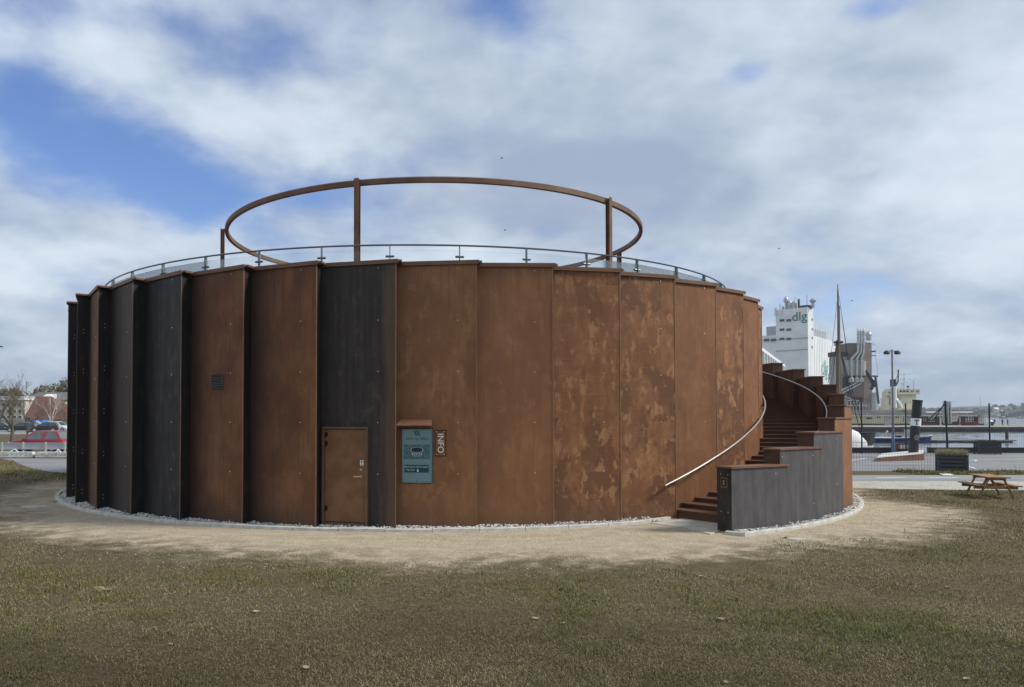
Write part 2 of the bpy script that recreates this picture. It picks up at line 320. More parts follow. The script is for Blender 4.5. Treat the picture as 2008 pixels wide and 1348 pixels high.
def door_mat():
    m, nt, b = nodemat('speckled_rust_door'); q = NB(nt); tc = q.N('ShaderNodeTexCoord'); P = tc.outputs['Object']; n = q.noise(P, 3, 5); sp = q.noise(P, 75, 3, .6); big = q.noise(P, 2.2, 3, .5, 0, None, (3, 1, 2))
    sx = q.N('ShaderNodeSeparateXYZ'); q.L.new(P, sx.inputs[0])
    col = q.mix(q.smooth(n, .35, .65), (.165, .080, .038), (.215, .110, .055)); f = q.M('MULTIPLY', q.smooth(sp, .60, .66), q.M('MULTIPLY', q.smooth(big, .40, .55), q.smooth(sx.outputs[2], 1.75, 1.1)))
    col = q.mix(q.M('MULTIPLY', f, .8), col, (.035, .018, .012)); q.L.new(col, b.inputs['Base Color']); b.inputs['Roughness'].default_value = .65; b.inputs['Specular IOR Level'].default_value = .2; q.bump(sp, .2, .003, b); return m
MT['door'] = door_mat()

# ------------------------------------------------------------------ mesh helpers
class MB:
    def __init__(s): s.v = []; s.f = []
    def add(s, vs, fs):
        o = len(s.v); s.v += [tuple(p) for p in vs]; s.f += [tuple(i+o for i in f) for f in fs]; return s
    def obox(s, c, ax, ay, az):
        c, ax, ay, az = Vector(c), Vector(ax), Vector(ay), Vector(az)
        vs = [c+i*ax+j*ay+k*az for i in (-1, 1) for j in (-1, 1) for k in (-1, 1)]
        return s.add(vs, [(0, 1, 3, 2), (4, 6, 7, 5), (0, 4, 5, 1), (2, 3, 7, 6), (0, 2, 6, 4), (1, 5, 7, 3)])
    def box(s, x0, x1, y0, y1, z0, z1):
        return s.obox(((x0+x1)/2, (y0+y1)/2, (z0+z1)/2), ((x1-x0)/2, 0, 0), (0, (y1-y0)/2, 0), (0, 0, (z1-z0)/2))
    def bar(s, a, b, w, h=None, up=(0, 0, 1)):
        a, b = Vector(a), Vector(b); d = b-a; h = h or w; up = Vector(up)
        side = d.cross(up)
        if side.length < 1e-5: side = d.cross(Vector((1, 0, 0)))
        side.normalize(); u = side.cross(d).normalized()
        return s.obox((a+b)/2, d/2, side*(w/2), u*(h/2))
    def prism(s, pts, z0, z1):
        """pts: plan polygon; z0/z1 numbers or per-vertex lists"""
        n = len(pts); Z0 = z0 if isinstance(z0, (list, tuple)) else [z0]*n; Z1 = z1 if isinstance(z1, (list, tuple)) else [z1]*n
        vs = [(p[0], p[1], Z0[i]) for i, p in enumerate(pts)] + [(p[0], p[1], Z1[i]) for i, p in enumerate(pts)]
        fs = [tuple(range(n-1, -1, -1)), tuple(range(n, 2*n))] + [(i, (i+1) % n, n+(i+1) % n, n+i) for i in range(n)]
        return s.add(vs, fs)
    def tube(s, path, rad, n=8, caps=True):
        path = [Vector(p) for p in path]; rr = rad if isinstance(rad, (list, tuple)) else [rad]*len(path)
        vs = []; up0 = None
        for i, p in enumerate(path):
            t = (path[min(i+1, len(path)-1)]-path[max(i-1, 0)]).normalized()
            if up0 is None:
                a = Vector((0, 0, 1)) if abs(t.z) < .9 else Vector((1, 0, 0)); up0 = (a - t*a.dot(t)).normalized()
            else: up0 = (up0 - t*up0.dot(t)).normalized()
            sd = t.cross(up0)
            for k in range(n):
                an = 2*pi*k/n; vs.append(p + (up0*cos(an)+sd*sin(an))*rr[i])
        fs = [(i*n+k, i*n+(k+1) % n, (i+1)*n+(k+1) % n, (i+1)*n+k) for i in range(len(path)-1) for k in range(n)]
        if caps: fs += [tuple(range(n-1, -1, -1)), tuple(range((len(path)-1)*n, len(path)*n))]
        return s.add(vs, fs)
    def lathe(s, c, prof, n=16):
        c = Vector(c); return s.tube([c+Vector((0, 0, z)) for r, z in prof], [max(r, 1e-4) for r, z in prof], n) if False else s._lathe(c, prof, n)
    def _lathe(s, c, prof, n):
        vs = [(c.x+r*cos(2*pi*k/n), c.y+r*sin(2*pi*k/n), c.z+z) for r, z in prof for k in range(n)]
        fs = [(i*n+k, i*n+(k+1) % n, (i+1)*n+(k+1) % n, (i+1)*n+k) for i in range(len(prof)-1) for k in range(n)]
        fs += [tuple(range(n-1, -1, -1)), tuple(range((len(prof)-1)*n, len(prof)*n))]
        return s.add(vs, fs)
    def quad(s, a, b, c, d): return s.add([a, b, c, d], [(0, 1, 2, 3)])
    def ball(s, c, r, n=6, m=4, sq=(1, 1, 1)):
        c = Vector(c); prof = []
        vs = []; 
        for i in range(1, m):
            t = pi*i/m
            for k in range(n): vs.append((c.x+sq[0]*r*sin(t)*cos(2*pi*k/n), c.y+sq[1]*r*sin(t)*sin(2*pi*k/n), c.z-sq[2]*r*cos(t)))
        b0 = len(vs); vs += [(c.x, c.y, c.z-r*sq[2]), (c.x, c.y, c.z+r*sq[2])]
        fs = [(i*n+k, i*n+(k+1) % n, (i+1)*n+(k+1) % n, (i+1)*n+k) for i in range(m-2) for k in range(n)]
        fs += [(b0, (k+1) % n, k) for k in range(n)] + [(b0+1, (m-2)*n+k, (m-2)*n+(k+1) % n) for k in range(n)]
        return s.add(vs, fs)
    def mesh(s, name, off=None):
        me = bpy.data.meshes.new(name); o = off or Vector((0, 0, 0))
        me.from_pydata([(p[0]-o[0], p[1]-o[1], p[2]-o[2]) for p in s.v], [], s.f)
        bm = bmesh.new(); bm.from_mesh(me); bmesh.ops.recalc_face_normals(bm, faces=bm.faces); bm.to_mesh(me); bm.free()
        return me
    def build(s, name, mat, parent=None, smooth=False, **props):
        off = Vector((0, 0, 0))
        if parent is not None:
            p = parent
            while p is not None: off += p.location; p = p.parent
        me = s.mesh(name, off); return link(name, me, mat, parent, smooth, **props)
def link(name, me, mat, parent=None, smooth=False, **props):
    o = bpy.data.objects.new(name, me); COL.objects.link(o)
    if mat is not None and not me.materials: me.materials.append(MT[mat] if isinstance(mat, str) else mat)
    if smooth:
        me.shade_smooth()
        try: me.set_sharp_from_angle(angle=R(40))
        except Exception: pass
    if parent is not None: o.parent = parent
    for k, v in props.items(): o[k] = v
    return o
def tag(o, label, cat, group=None):
    o['label'] = label; o['category'] = cat
    if group: o['group'] = group
    return o
def thing(name, label, cat, loc=(0, 0, 0), group=None):
    o = bpy.data.objects.new(name, None); COL.objects.link(o); o.location = Vector(loc); o.empty_display_size = .2
    return tag(o, label, cat, group)
def setting(o): o['kind'] = 'structure'; return o
def pol(r, adeg, z=0.0, c=None):
    a = R(adeg); cx, cy = c or (CX0, CY0); return Vector((cx+r*sin(a), cy-r*cos(a), z))
def text_mb(txt, size, M4, depth=.004):
    cu = bpy.data.curves.new('txt', 'FONT'); cu.body = txt; cu.size = size; cu.extrude = depth; cu.align_x = 'CENTER'; cu.align_y = 'CENTER'; cu.resolution_u = 4
    ob = bpy.data.objects.new('txt', cu); COL.objects.link(ob)
    dg = bpy.context.evaluated_depsgraph_get(); me = bpy.data.meshes.new_from_object(ob.evaluated_get(dg))
    b = MB(); b.add([M4 @ v.co for v in me.vertices], [tuple(p.vertices) for p in me.polygons])
    bpy.data.objects.remove(ob); bpy.data.curves.remove(cu); bpy.data.meshes.remove(me); return b
def frame4(o, ex, ez, en):
    """matrix taking text x->ex, y->ez, z->en at origin o"""
    m = Matrix.Identity(4)
    for i, e in enumerate((ex, ez, en)):
        e = Vector(e).normalized()
        for j in range(3): m[j][i] = e[j]
    for j in range(3): m[j][3] = o[j]
    return m

# ================================================================== SETTING
def sheet(name, pts, z, mat):
    b = MB(); b.add([(p[0], p[1], z) for p in pts], [tuple(range(len(pts)))])
    return setting(b.build(name, mat))
# land: near shore with the quay edge at y = 49.4 right of the drum, open country to the left
QY = 49.4
def holed_ground():
    bm = bmesh.new(); es = []
    for loop in ([(-4000, -300), (400, -300), (400, QY), (2, QY), (2, 160), (-120, 420), (-900, 5000), (-4000, 5000)],
                 [(CX0+.4+17.2*sin(R(360*k/96)), CY0-17.2*cos(R(360*k/96))) for k in range(96)]):
        vs = [bm.verts.new((p[0], p[1], 0)) for p in loop]; es += [bm.edges.new((vs[i], vs[(i+1) % len(vs)])) for i in range(len(vs))]
    bmesh.ops.triangle_fill(bm, edges=es, use_beauty=True, use_dissolve=False, normal=(0, 0, 1))
    me = bpy.data.meshes.new('ground'); bm.to_mesh(me); bm.free(); setting(link('ground', me, 'ground'))
holed_ground()
sheet('water', [(-200, 40), (9000, 40), (9000, 12000), (-3000, 12000), (-880, 4900)], -1.42, 'water')
def waves():
    xs = np.arange(2, 250, .62); ys = np.concatenate([np.arange(QY, 100, .45), np.arange(100, 171.8, .62)]); X, Y = np.meshgrid(xs, ys); r = np.random.RandomState(4); Z = np.zeros_like(X)
    for k in range(22):
        wl = r.uniform(1.5, 5.5); a = r.normal(1.2, .55); p = r.uniform(0, 6.28); Z += .0065*wl*np.sin((X*np.cos(a)+Y*np.sin(a))*2*np.pi/wl+p+.6*np.sin(X*.05*k+Y*.03))
    nx, ny = len(xs), len(ys); V = np.stack([X, Y, -1.3+Z*.16], -1).reshape(-1, 3); i, j = np.meshgrid(np.arange(nx-1), np.arange(ny-1)); q = (j*nx+i).ravel()
    return V, np.stack([q, q+1, q+nx+1, q+nx], 1)
b = MB(); b.box(2, 400, QY-.25, QY, -3, -.01); b.box(1.7, 2, QY, 160, -3, -.01); setting(b.build('quay', 'quaywall'))
# gravel and sand path around the drum
def annulus(name, r0, r1, z, mat, c, a0=-180, a1=180, n=96):
    b = MB(); vs = []
    for i in range(n+1):
        a = a0+(a1-a0)*i/n; vs += [pol(r0, a, z, c), pol(r1, a, z, c)]
    b.add(vs, [(2*i, 2*i+1, 2*i+3, 2*i+2) for i in range(n)]); return setting(b.build(name, mat))
annulus('path', 10.8, 17.2, 0.0, 'ground', (CX0+.4, CY0))
# asphalt: court by the quay, footway with dashes, parking area on the left
GP = lambda px, py: tuple(gnd(px, py)[:2])
sheet('court', [(9, 32.9), (120, 32.9), (120, QY-.26), (4, QY-.26), (4, 40)], .006, 'asphalt')
sheet('road', [(11.5, 27.9), (120, 27.9), (120, 30.7), (8, 30.7)], .006, 'road')
lw = [gnd(-40, 893), gnd(25, 904), gnd(45, 913), gnd(66, 920), gnd(92, 925), gnd(128, 928.5), gnd(190, 930)]
sheet('parking_area', [(-60, 41.5)] + [(p.x, p.y) for p in lw] + [(-6, 41.5), (-6, 46), (-60, 46)], .006, 'asphalt')
sheet('upper_road', [(-200, 98), (-20, 98), (-20, 126.5), (-200, 126.5)], .006, 'road')
# footway: pale crushed-stone verge in front of it
def verge_mat():
    m, nt, bb = nodemat('pale_stone_verge'); q = NB(nt); g = q.N('ShaderNodeNewGeometry'); P = g.outputs['Position']
    n = q.noise(P, 12, 5, .75); n2 = q.noise(P, 1.2, 4, .6)
    col = q.mix(q.smooth(n, .3, .7), (.20, .19, .155), (.62, .59, .52)); col = q.mix(q.M('MULTIPLY', q.smooth(n2, .5, .7), .5), col, (.13, .12, .07))
    q.L.new(col, bb.inputs['Base Color']); bb.inputs['Roughness'].default_value = .95; q.bump(n, .6, .03, bb); return m
MT['verge'] = verge_mat()
sheet('verge', [(12.4, 25.9), (15, 24.9), (20, 24.4), (60, 24.4), (120, 24.4), (120, 27.89), (11.6, 27.89)], .005, 'verge')
b = MB()
for k in range(16):
    x0 = 11.2+k*2.05; b.box(x0, x0+1.15, 29.36, 29.50, .007, .0105)
setting(b.build('road_marking', 'marking'))
b = MB()
def strip(pts, w, z=.0105):
    pts = [Vector((p[0], p[1], 0)) for p in pts]; vs = []
    for i, p in enumerate(pts):
        t = (pts[min(i+1, len(pts)-1)]-pts[max(i-1, 0)]).normalized(); s_ = Vector((-t.y, t.x, 0))*w/2; vs += [p+s_, p-s_]
    b.add([(v.x, v.y, z) for v in vs], [(2*i, 2*i+1, 2*i+3, 2*i+2) for i in range(len(pts)-1)])
strip([GP(1650, 907), GP(1698, 899)], .1); strip([GP(1812, 897.5), GP(1842, 901)], .1, .0108)
strip([GP(1896, 901.5), GP(1906, 901.7), GP(1913, 902.6), GP(1915, 903.6), GP(1912, 904.7), GP(1900, 905)], .09, .0112)
strip([GP(1945, 907.5), GP(1959, 907.5)], .1, .0116); strip([GP(1898, 915.5), GP(1906, 917.3), GP(1912, 919.5)], .09, .012); strip([GP(1995, 899.5), GP(2030, 902)], .1, .0124); strip([GP(1935, 925.5), GP(1945, 927.5)], .1, .0128)
setting(b.build('court_marking', 'marking'))
# far quay with the warehouses and silos
FQ = -.2
sheet('far_quay', [(40, 172), (420, 172), (420, 238), (162, 238), (158, 900), (-100, 900), (-100, 420), (2, 160)], FQ, 'quaytop')
b = MB(); b.box(30, 420, 171.7, 172, -3, FQ-.55); b.box(30, 420, 171.6, 172.0, FQ-.55, FQ+.02); setting(b.build('far_quay_wall', 'quaywall'))

# far shore
def hills(name, x0, x1, y0, y1, hfun, mat, nx=60, ny=8):
    b = MB(); vs = []
    for j in range(ny+1):
        for i in range(nx+1):
            x = x0+(x1-x0)*i/nx; y = y0+(y1-y0)*j/ny; vs.append((x, y, hfun(i/nx, j/ny)))
    b.add(vs, [(j*(nx+1)+i, j*(nx+1)+i+1, (j+1)*(nx+1)+i+1, (j+1)*(nx+1)+i) for j in range(ny) for i in range(nx)])
    return setting(b.build(name, mat, smooth=True))
def hf(u, v): return -2+ (sin(min(v*1.6, 1)*pi/2))*(21+6*sin(u*19+1)+4*sin(u*43)+2*sin(u*81+2))
hills('hill', 500, 3600, 1500, 2100, hf, 'hill')
def left_hf(u, v): return -.5+v*6
hills('slope', -500, -30, 165, 420, left_hf, 'hill', 20, 6)

# ================================================================== ROUND BUILDING
NP = 42; DA = 360/NP; A0 = -1.28; RO, RI, HW = 11.56, 11.25, 5.72
root = thing('round_building', 'large round building clad in folded rust-brown weathering steel plates', 'building', (CX0, CY0, 0))
V0 = Vector((RI*sin(R(-DA)), -RI*cos(R(-DA)), 0)); T0 = Vector((0, -RO, 0)); PWID = (T0-V0).length
exl = (T0-V0).normalized(); rot0 = math.atan2(exl.y, exl.x)
def toloc(p):                                 # drum-centred point of the reference panel -> panel frame
    d = p-V0; return Vector((d.x*cos(rot0)+d.y*sin(rot0), -d.x*sin(rot0)+d.y*cos(rot0), d.z))
Vn = toloc(Vector((0, -RI, 0))); Tn = toloc(T0)
b = MB(); b.box(0, PWID+.012, -.012, .006, -.05, HW); plate_me = b.mesh('panel')
b = MB(); rd = (Vn-Tn); rl = rd.length; rd.normalize(); rp = Vector((-rd.y, rd.x, 0))
b.obox((Tn+Vn)/2+Vector((0, 0, HW/2-.025)), rd*(rl/2-.008), rp*.006, Vector((0, 0, HW/2+.025))); ret_me = b.mesh('return_plate')
b = MB(); b.box(PWID-.006, PWID+.016, -.020, -.0125, -.05, HW-.035); lit_edge_me = b.mesh('lit_edge_strip'); MT['lit_edge'] = plain('lit_edge_rust', (.25, .125, .062), .55, 0, .2, 3); lit_edge_me.materials.append(MT['lit_edge'])  # lighter strip added at the tip: edge highlight put into the colour
b = MB()
b.obox((PWID/2+.01, .08, HW+.03), (PWID/2+.055, 0, 0), (0, .14, 0), (0, 0, .022))
b.obox((Tn+Vn)/2-rd*.0+rp*-.04+Vector((0, 0, HW+.026)), rd*(rl/2+.02), rp*.085, Vector((0, 0, .022)))
b.obox((PWID/2+.01, -.0525, HW-.012), (PWID/2+.05, 0, 0), (0, .004, 0), (0, 0, .022)); cop_me = b.mesh('coping')
b = MB()
for z in (.10, 1.18, 2.28, 3.38, 4.48, HW-.11):
    b.ball((PWID*.77, -.016, z), .0125, 6, 4)
bolt_me = b.mesh('bolts')
b = MB()
for z in (.35, 1.45, 2.55, 3.65, 4.75):
    for dz in (-.05, .05):
        p = Tn*.5+Vn*.5; o = rp*(.010 if True else 0)
        for sgn in (-1, 1): b.ball((p.x+rp.x*.012*sgn, p.y+rp.y*.012*sgn, z+dz), .0105, 6, 4)
rbolt_me = b.mesh('return_bolts')
for me in (plate_me, ret_me): me.materials.append(MT['corten'])
cop_me.materials.append(MT['coping']); bolt_me.materials.append(MT['bolt']); rbolt_me.materials.append(MT['bolt'])
COAL_AND_SHADE = {-6: .95, -5: .25, -4: .85, -3: 1.0, -2: .22, -1: .18, 0: .93, -7: .9, -8: .6}  # charcoal plates; brown left-hand ones darkened, weaker light put into the colour
PATCH = {-2: .15, -1: .2, 0: .6, 1: .55, 2: .35, 3: .95, 4: 1.0, 5: .25, 6: 1.0, 7: .4}
panels = {}
def panel_prop(o, j):
    o['seed'] = float((j*37) % 29)+.5; o['coal_and_shade'] = COAL_AND_SHADE.get(j, .0); o['patch'] = PATCH.get(j, .6); o['edge'] = 0.0 if COAL_AND_SHADE.get(j, 0) > .2 and j else 1.0; o['light'] = 0.0 if j < 1 else (.46 if j < 3 else .28); o['fold_shade'] = 1.0 if j < 0 else (.5 if j == 0 else .22)  # right-hand plates lightened: sunlight put into their colour
for i in range(NP):
    j = i if i <= NP//2 else i-NP
    a = A0+j*DA; ra = R(a)
    loc = Vector((RI*sin(ra-R(DA)), -RI*cos(ra-R(DA)), 0))
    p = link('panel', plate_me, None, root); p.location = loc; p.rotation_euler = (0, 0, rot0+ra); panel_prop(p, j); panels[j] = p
    q_ = link('return_plate', ret_me, None, p); panel_prop(q_, j); q_['coal_and_shade'] = 1.0; q_['deep_shade'] = 1.0; q_['edge'] = 0.0
    link('coping', cop_me, None, p); link('lit_edge_strip', lit_edge_me, None, p); bb = link('bolts', bolt_me, None, p, kind='stuff'); rb = link('return_bolts', rbolt_me, None, p, kind='stuff') if j <= -5 else None
def panel_frame(j):
    ra = R(A0+j*DA); o = Vector((CX0+RI*sin(ra-R(DA)), CY0-RI*cos(ra-R(DA)), 0)); an = rot0+ra
    return o, Vector((cos(an), sin(an), 0)), Vector((sin(an), -cos(an), 0))      # origin, along, outward
def on_panel(j, px, py, off=0.0):
    o, ex, en = panel_frame(j); o = o+en*off; d = ray(px, py); c = Vector((0, 0, EYE))
    t = (o-c).dot(en)/d.dot(en); h = c+d*t; return (h-o).dot(ex), h.z
# body behind the plates, deck
b = MB(); n = 84
vs = [pol(11.12, 360*k/n, z) for z in (-.1, 5.70) for k in range(n)] + [pol(10.98, 360*k/n, z) for z in (5.70, 5.2) for k in range(n)]
fs = [(i*n+k, i*n+(k+1) % n, (i+1)*n+(k+1) % n, (i+1)*n+k) for i in range(3) for k in range(n)] + [tuple(3*n+k for k in range(n))]
b.add(vs, fs); b.build('roof_deck', 'deck', root)
# glass railing on the roof
RR, ZR = 10.6, 6.30
NPOST = 42; AP = 6.2
vs = []
b = MB(); path = [pol(RR, 360*k/168, ZR) for k in range(169)]; b.tube(path, .021, 6, False); b.build('handrail', 'rail_dark', root, True)
b = MB(); b.box(-.008, .008, -.045, .045, 0, ZR-5.2-.01); post_me = b.mesh('railing_post'); post_me.materials.append(MT['post_steel'])
b = MB()
for sx in (-1, 1):
    b.tube([(sx*.012, 0, .84), (sx*.085, 0, .84)], .026, 8)
b.tube([(-.1, -.014, .84), (.1, -.014, .84)], .02, 8)
clamp_me = b.mesh('clamp'); clamp_me.materials.append(MT['post_steel'])
b = MB(); half = RR*sin(R(180/NPOST))-.03; sag = RR*(1-cos(R(180/NPOST)))
b.box(-half, half, -.006+sag, .006+sag, .12, .985); pane_me = b.mesh('glass_pane'); pane_me.materials.append(MT['glass'])
for k in range(NPOST):
    a = AP+k*360/NPOST; p = link('railing_post', post_me, None, root); p.location = pol(RR, a, 5.2)-root.location; p.rotation_euler = (0, 0, R(a))
    link('clamp', clamp_me, None, p)
    g = link('glass_pane', pane_me, None, root); a2 = a+180/NPOST; g.location = pol(RR, a2, 5.2)-root.location; g.rotation_euler = (0, 0, R(a2))
# steel ring on posts
RC = (0.08, CY0); RG, ZT = 7.36, 8.87
NS = 12
b = MB(); vs = []; m_ = 14; span = 360/NS
for k in range(m_+1):
    a = span*k/m_*.9985
    for (r, z) in ((RG-.06, -.13), (RG+.06, -.13), (RG+.06, 0), (RG-.06, 0)): vs.append(Vector((r*sin(R(a)), -r*cos(R(a)), z)))
b.add(vs, [(4*k+e, 4*k+(e+1) % 4, 4*(k+1)+(e+1) % 4, 4*(k+1)+e) for k in range(m_) for e in range(4)] + [(0, 1, 2, 3), tuple(4*m_+e for e in (3, 2, 1, 0))])
for k in range(50):                            # fine ribbing along the top
    a = span*(k+.5)/50
    p = Vector((RG*sin(R(a)), -RG*cos(R(a)), .012)); t = Vector((cos(R(a)), sin(R(a)), 0)); o_ = Vector((sin(R(a)), -cos(R(a)), 0))
    b.obox(p, t*.02, o_*.05, Vector((0, 0, .012)))
beam_me = b.mesh('ring_beam'); beam_me.materials.append(MT['beam'])
for k in range(NS):
    o = link('ring_beam', beam_me, None, root); o.location = Vector((RC[0], RC[1], ZT))-root.location; o.rotation_euler = (0, 0, R(span*k+8))
for k in range(6):
    a = -16.3+60*k; b = MB(); c = pol(RG+.135, a, 0, RC); t = Vector((cos(R(a)), sin(R(a)), 0)); o_ = Vector((sin(R(a)), -cos(R(a)), 0))
    for s_ in (-1, 1): b.obox(c+o_*s_*.063+Vector((0, 0, (5.2+ZT+.02)/2)), t*.07, o_*.007, Vector((0, 0, (ZT+.02-5.2)/2)))
    b.obox(c+Vector((0, 0, (5.2+ZT)/2)), t*.006, o_*.056, Vector((0, 0, (ZT-5.2)/2)))
    b.obox(c+Vector((0, 0, 5.205)), t*.14, o_*.14, Vector((0, 0, .008)))
    b.build('ring_post', 'beam', root)
# door in the dark plate
def wall_box(mb, j, u0, u1, z0, z1, d0, d1):
    o, ex, en = panel_frame(j); c = o+ex*((u0+u1)/2)+en*((d0+d1)/2)+Vector((0, 0, (z0+z1)/2))
    return mb.obox(c, ex*((u1-u0)/2), en*((d1-d0)/2), Vector((0, 0, (z1-z0)/2)))
u0, zt = on_panel(0, 637.5, 840); u1, _ = on_panel(0, 720.5, 840); zb = .14
b = MB(); wall_box(b, 0, u0-.035, u0+.02, 0, zt+.03, .006, .09); wall_box(b, 0, u1-.02, u1+.035, 0, zt+.03, .006, .09); wall_box(b, 0, u0+.02, u1-.02, zt-.01, zt+.028, .006, .088); wall_box(b, 0, u0+.02, u1-.02, 0, zb-.02, .006, .06)
b.build('door_frame', 'frame', root)
b = MB(); wall_box(b, 0, u0+.026, u1-.026, zb, zt-.025, .004, .045); door = b.build('door', MT['door'], root, label='rust-brown steel door with dark speckles')
o_, ex_, en_ = panel_frame(0); dw = u1-u0
b = MB(); hp = o_+ex_*(u1-.13)+Vector((0, 0, 1.12))
b.tube([hp+en_*.045, hp+en_*.10, hp+en_*.10-ex_*.15], .012, 8); b.tube([hp+en_*.044, hp+en_*.052], .028, 10); b.build('handle', 'brass', door, True)
b = MB(); hp = o_+ex_*(u1-.13)+Vector((0, 0, 1.27)); b.tube([hp+en_*.044, hp+en_*.06], .026, 10); b.build('lock', 'brass', door, True)
b = MB(); wall_box(b, 0, u1-.145, u1-.07, 1.36, 1.47, .0455, .053); b.build('door_sticker', 'white', door)
b = MB(); wall_box(b, 0, u1-.128, u1-.09, 1.42, 1.455, .0535, .0545); wall_box(b, 0, u1-.122, u1-.095, 1.375, 1.40, .0535, .0545); b.build('sticker_print', 'black', door)
for z in (.42, 1.82, 2.02):
    b = MB(); hp = o_+ex_*(u0+.03)+en_*.055; b.tube([hp+Vector((0, 0, z-.06)), hp+Vector((0, 0, z+.06))], .02, 8); wall_box(b, 0, u0+.03, u0+.085, z-.045, z+.045, .0455, .055); b.build('hinge', 'dark', door)
# louvred vent in the brown plate
ua, za = on_panel(-2, 417.5, 736); ub, zc = on_panel(-2, 437, 764); lo = za < zc and (za, zc) or (zc, za)
vent = MB(); wall_box(vent, -2, ua, ub, lo[0], lo[1], .0125, .016); vent = vent.build('vent', 'dark', root)
b = MB(); wall_box(b, -2, ua-.012, ua, lo[0], lo[1], .0125, .04); wall_box(b, -2, ub, ub+.012, lo[0], lo[1], .0125, .04); wall_box(b, -2, ua, ub, lo[1], lo[1]+.012, .0125, .04); b.build('vent_frame', 'frame', vent)
o_, ex_, en_ = panel_frame(-2)
for k in range(9):
    z = lo[0]+(k+.5)*(lo[1]-lo[0])/9; b = MB(); c = o_+ex_*((ua+ub)/2)+en_*.028+Vector((0, 0, z))
    b.obox(c, ex_*((ub-ua)/2-.002), (en_*.9-Vector((0, 0, .7))).normalized()*.014, (en_*.7+Vector((0, 0, .9))).normalized()*.0025); b.build('vent_slat', 'post_steel', vent)

# ------------------------------------------------------------------ info screen and sign (panel 1)
J = 1; o_, ex_, en_ = panel_frame(J)
ua, z1 = on_panel(J, 788, 842, .05); ub, z0 = on_panel(J, 847.5, 947.5, .05); SW, SH = ub-ua, z1-z0
scr = thing('info_screen', 'blue-green information screen on the rusty wall beside the door', 'screen', o_+ex_*((ua+ub)/2)+Vector((0, 0, z0)))
b = MB(); wall_box(b, J, ua, ub, z0, z1, .012, .05); b.build('screen_panel', 'screen', scr)
b = MB(); wall_box(b, J, ua-.012, ub+.012, z0-.012, z1+.012, .0125, .038); b.build('casing', 'black', scr)
def spos(u, v, d=.0515): return o_+ex_*(ua+u*SW)+en_*d+Vector((0, 0, z0+v*SH))
def stext(t, size, u, v, mat, nm): text_mb(t, size, frame4(spos(u, v), ex_, (0, 0, 1), en_), .001).build(nm, mat, scr)
def srect(u0_, u1_, v0_, v1_, mat, nm, d0=.0505, d1=.052):
    b = MB(); wall_box(b, J, ua+u0_*SW, ua+u1_*SW, z0+v0_*SH, z0+v1_*SH, d0, d1); return b.build(nm, mat, scr)
# VA logo from bars
def logo(u, v, h, nm):
    b = MB(); w = h*.62
    def pol4(pts):
        vs = [o_+ex_*(ua+u*SW+p[0])+Vector((0, 0, z0+v*SH+p[1]))+en_*d for d in (.0506, .0525) for p in pts]; n_ = len(pts)
        b.add(vs, [tuple(range(n_))[::-1], tuple(range(n_, 2*n_))]+[(i, (i+1) % n_, n_+(i+1) % n_, n_+i) for i in range(n_)])
    pol4([(-w*1.05, h), (-w*.62, h), (-w*.05, 0.05*h), (-w*.38, 0)]); pol4([(-w*.3, h), (-.02*w, h), (-w*.18, .5*h), (-w*.32, .62*h)])
    pol4([(w*.22, h), (w*.5, h), (w*1.05, 0), (w*.68, 0)]); pol4([(w*.18, .95*h), (w*.34, .62*h), (w*.12, 0), (-w*.12, .1*h)])
    b.build(nm, 'screen_dark', scr)
logo(.5, .875, SH*.095, 'logo'); stext('vand og affald', SH*.078, .5, .825, 'screen_dark', 'caption')
pic = srect(.07, .93, .44, .715, 'screen_mid', 'picture')
def ell(uc, vc, ru, rv, u_in, mat, nm, a0=0, a1=360, d=.0535):
    b = MB(); n_ = 40; vs = []
    for k in range(n_+1):
        t = R(a0+(a1-a0)*k/n_)
        for f in (1, u_in): vs.append(o_+ex_*(ua+(uc+ru*f*cos(t))*SW)+Vector((0, 0, z0+(vc+rv*f*sin(t))*SH))+en_*d)
    b.add(vs, [(2*k, 2*k+1, 2*k+3, 2*k+2) for k in range(n_)]); return b.build(nm, mat, scr)
ell(.5, .615, .21, .052, .93, 'screen_lite', 'picture_ring'); ell(.5, .615, .195, .046, .02, 'black', 'picture_roof', d=.0528); ell(.5, .545, .17, .05, .9, 'screen_lite', 'picture_rim', 180, 360, .0532)
for uu in (.36, .43, .5, .57, .64): srect(uu-.012, uu+.012, .52-.02*abs(uu-.5)*-4, .56, 'screen_lite', 'picture_wall', .0521, .0527)
srect(.09, .89, .19, .335, 'screen_dark', 'button')
stext('Find more information', SH*.049, .48, .297, 'screen_lite', 'button_text'); stext('Tryk her', SH*.049, .28, .24, 'screen_lite', 'button_text')
b = MB(); b.tube([spos(.52, .21, .054), spos(.52, .262, .054)], .008, 6); b.ball(spos(.53, .222, .054), .022, 8, 4, (1, .3, 1)); b.build('hand_icon', 'screen_lite', scr)
logo(.5, .012, SH*.03, 'logo')
b = MB()
for k in range(18):
    u = .04+.92*k/17
    for v in (.018, .982):
        if v < .5 and .38 < u < .62: continue
        wall_box(b, J, ua+(u-.014)*SW, ua+(u+.014)*SW, z0+(v-.004)*SH, z0+(v+.004)*SH, .0505, .052)
for k in range(31):
    v = .03+.94*k/30
    for u in (.035, .965): wall_box(b, J, ua+(u-.009)*SW, ua+(u+.009)*SW, z0+(v-.008)*SH, z0+(v+.008)*SH, .0505, .052)
b.build('dashed_border', 'screen_dark', scr, kind='stuff')
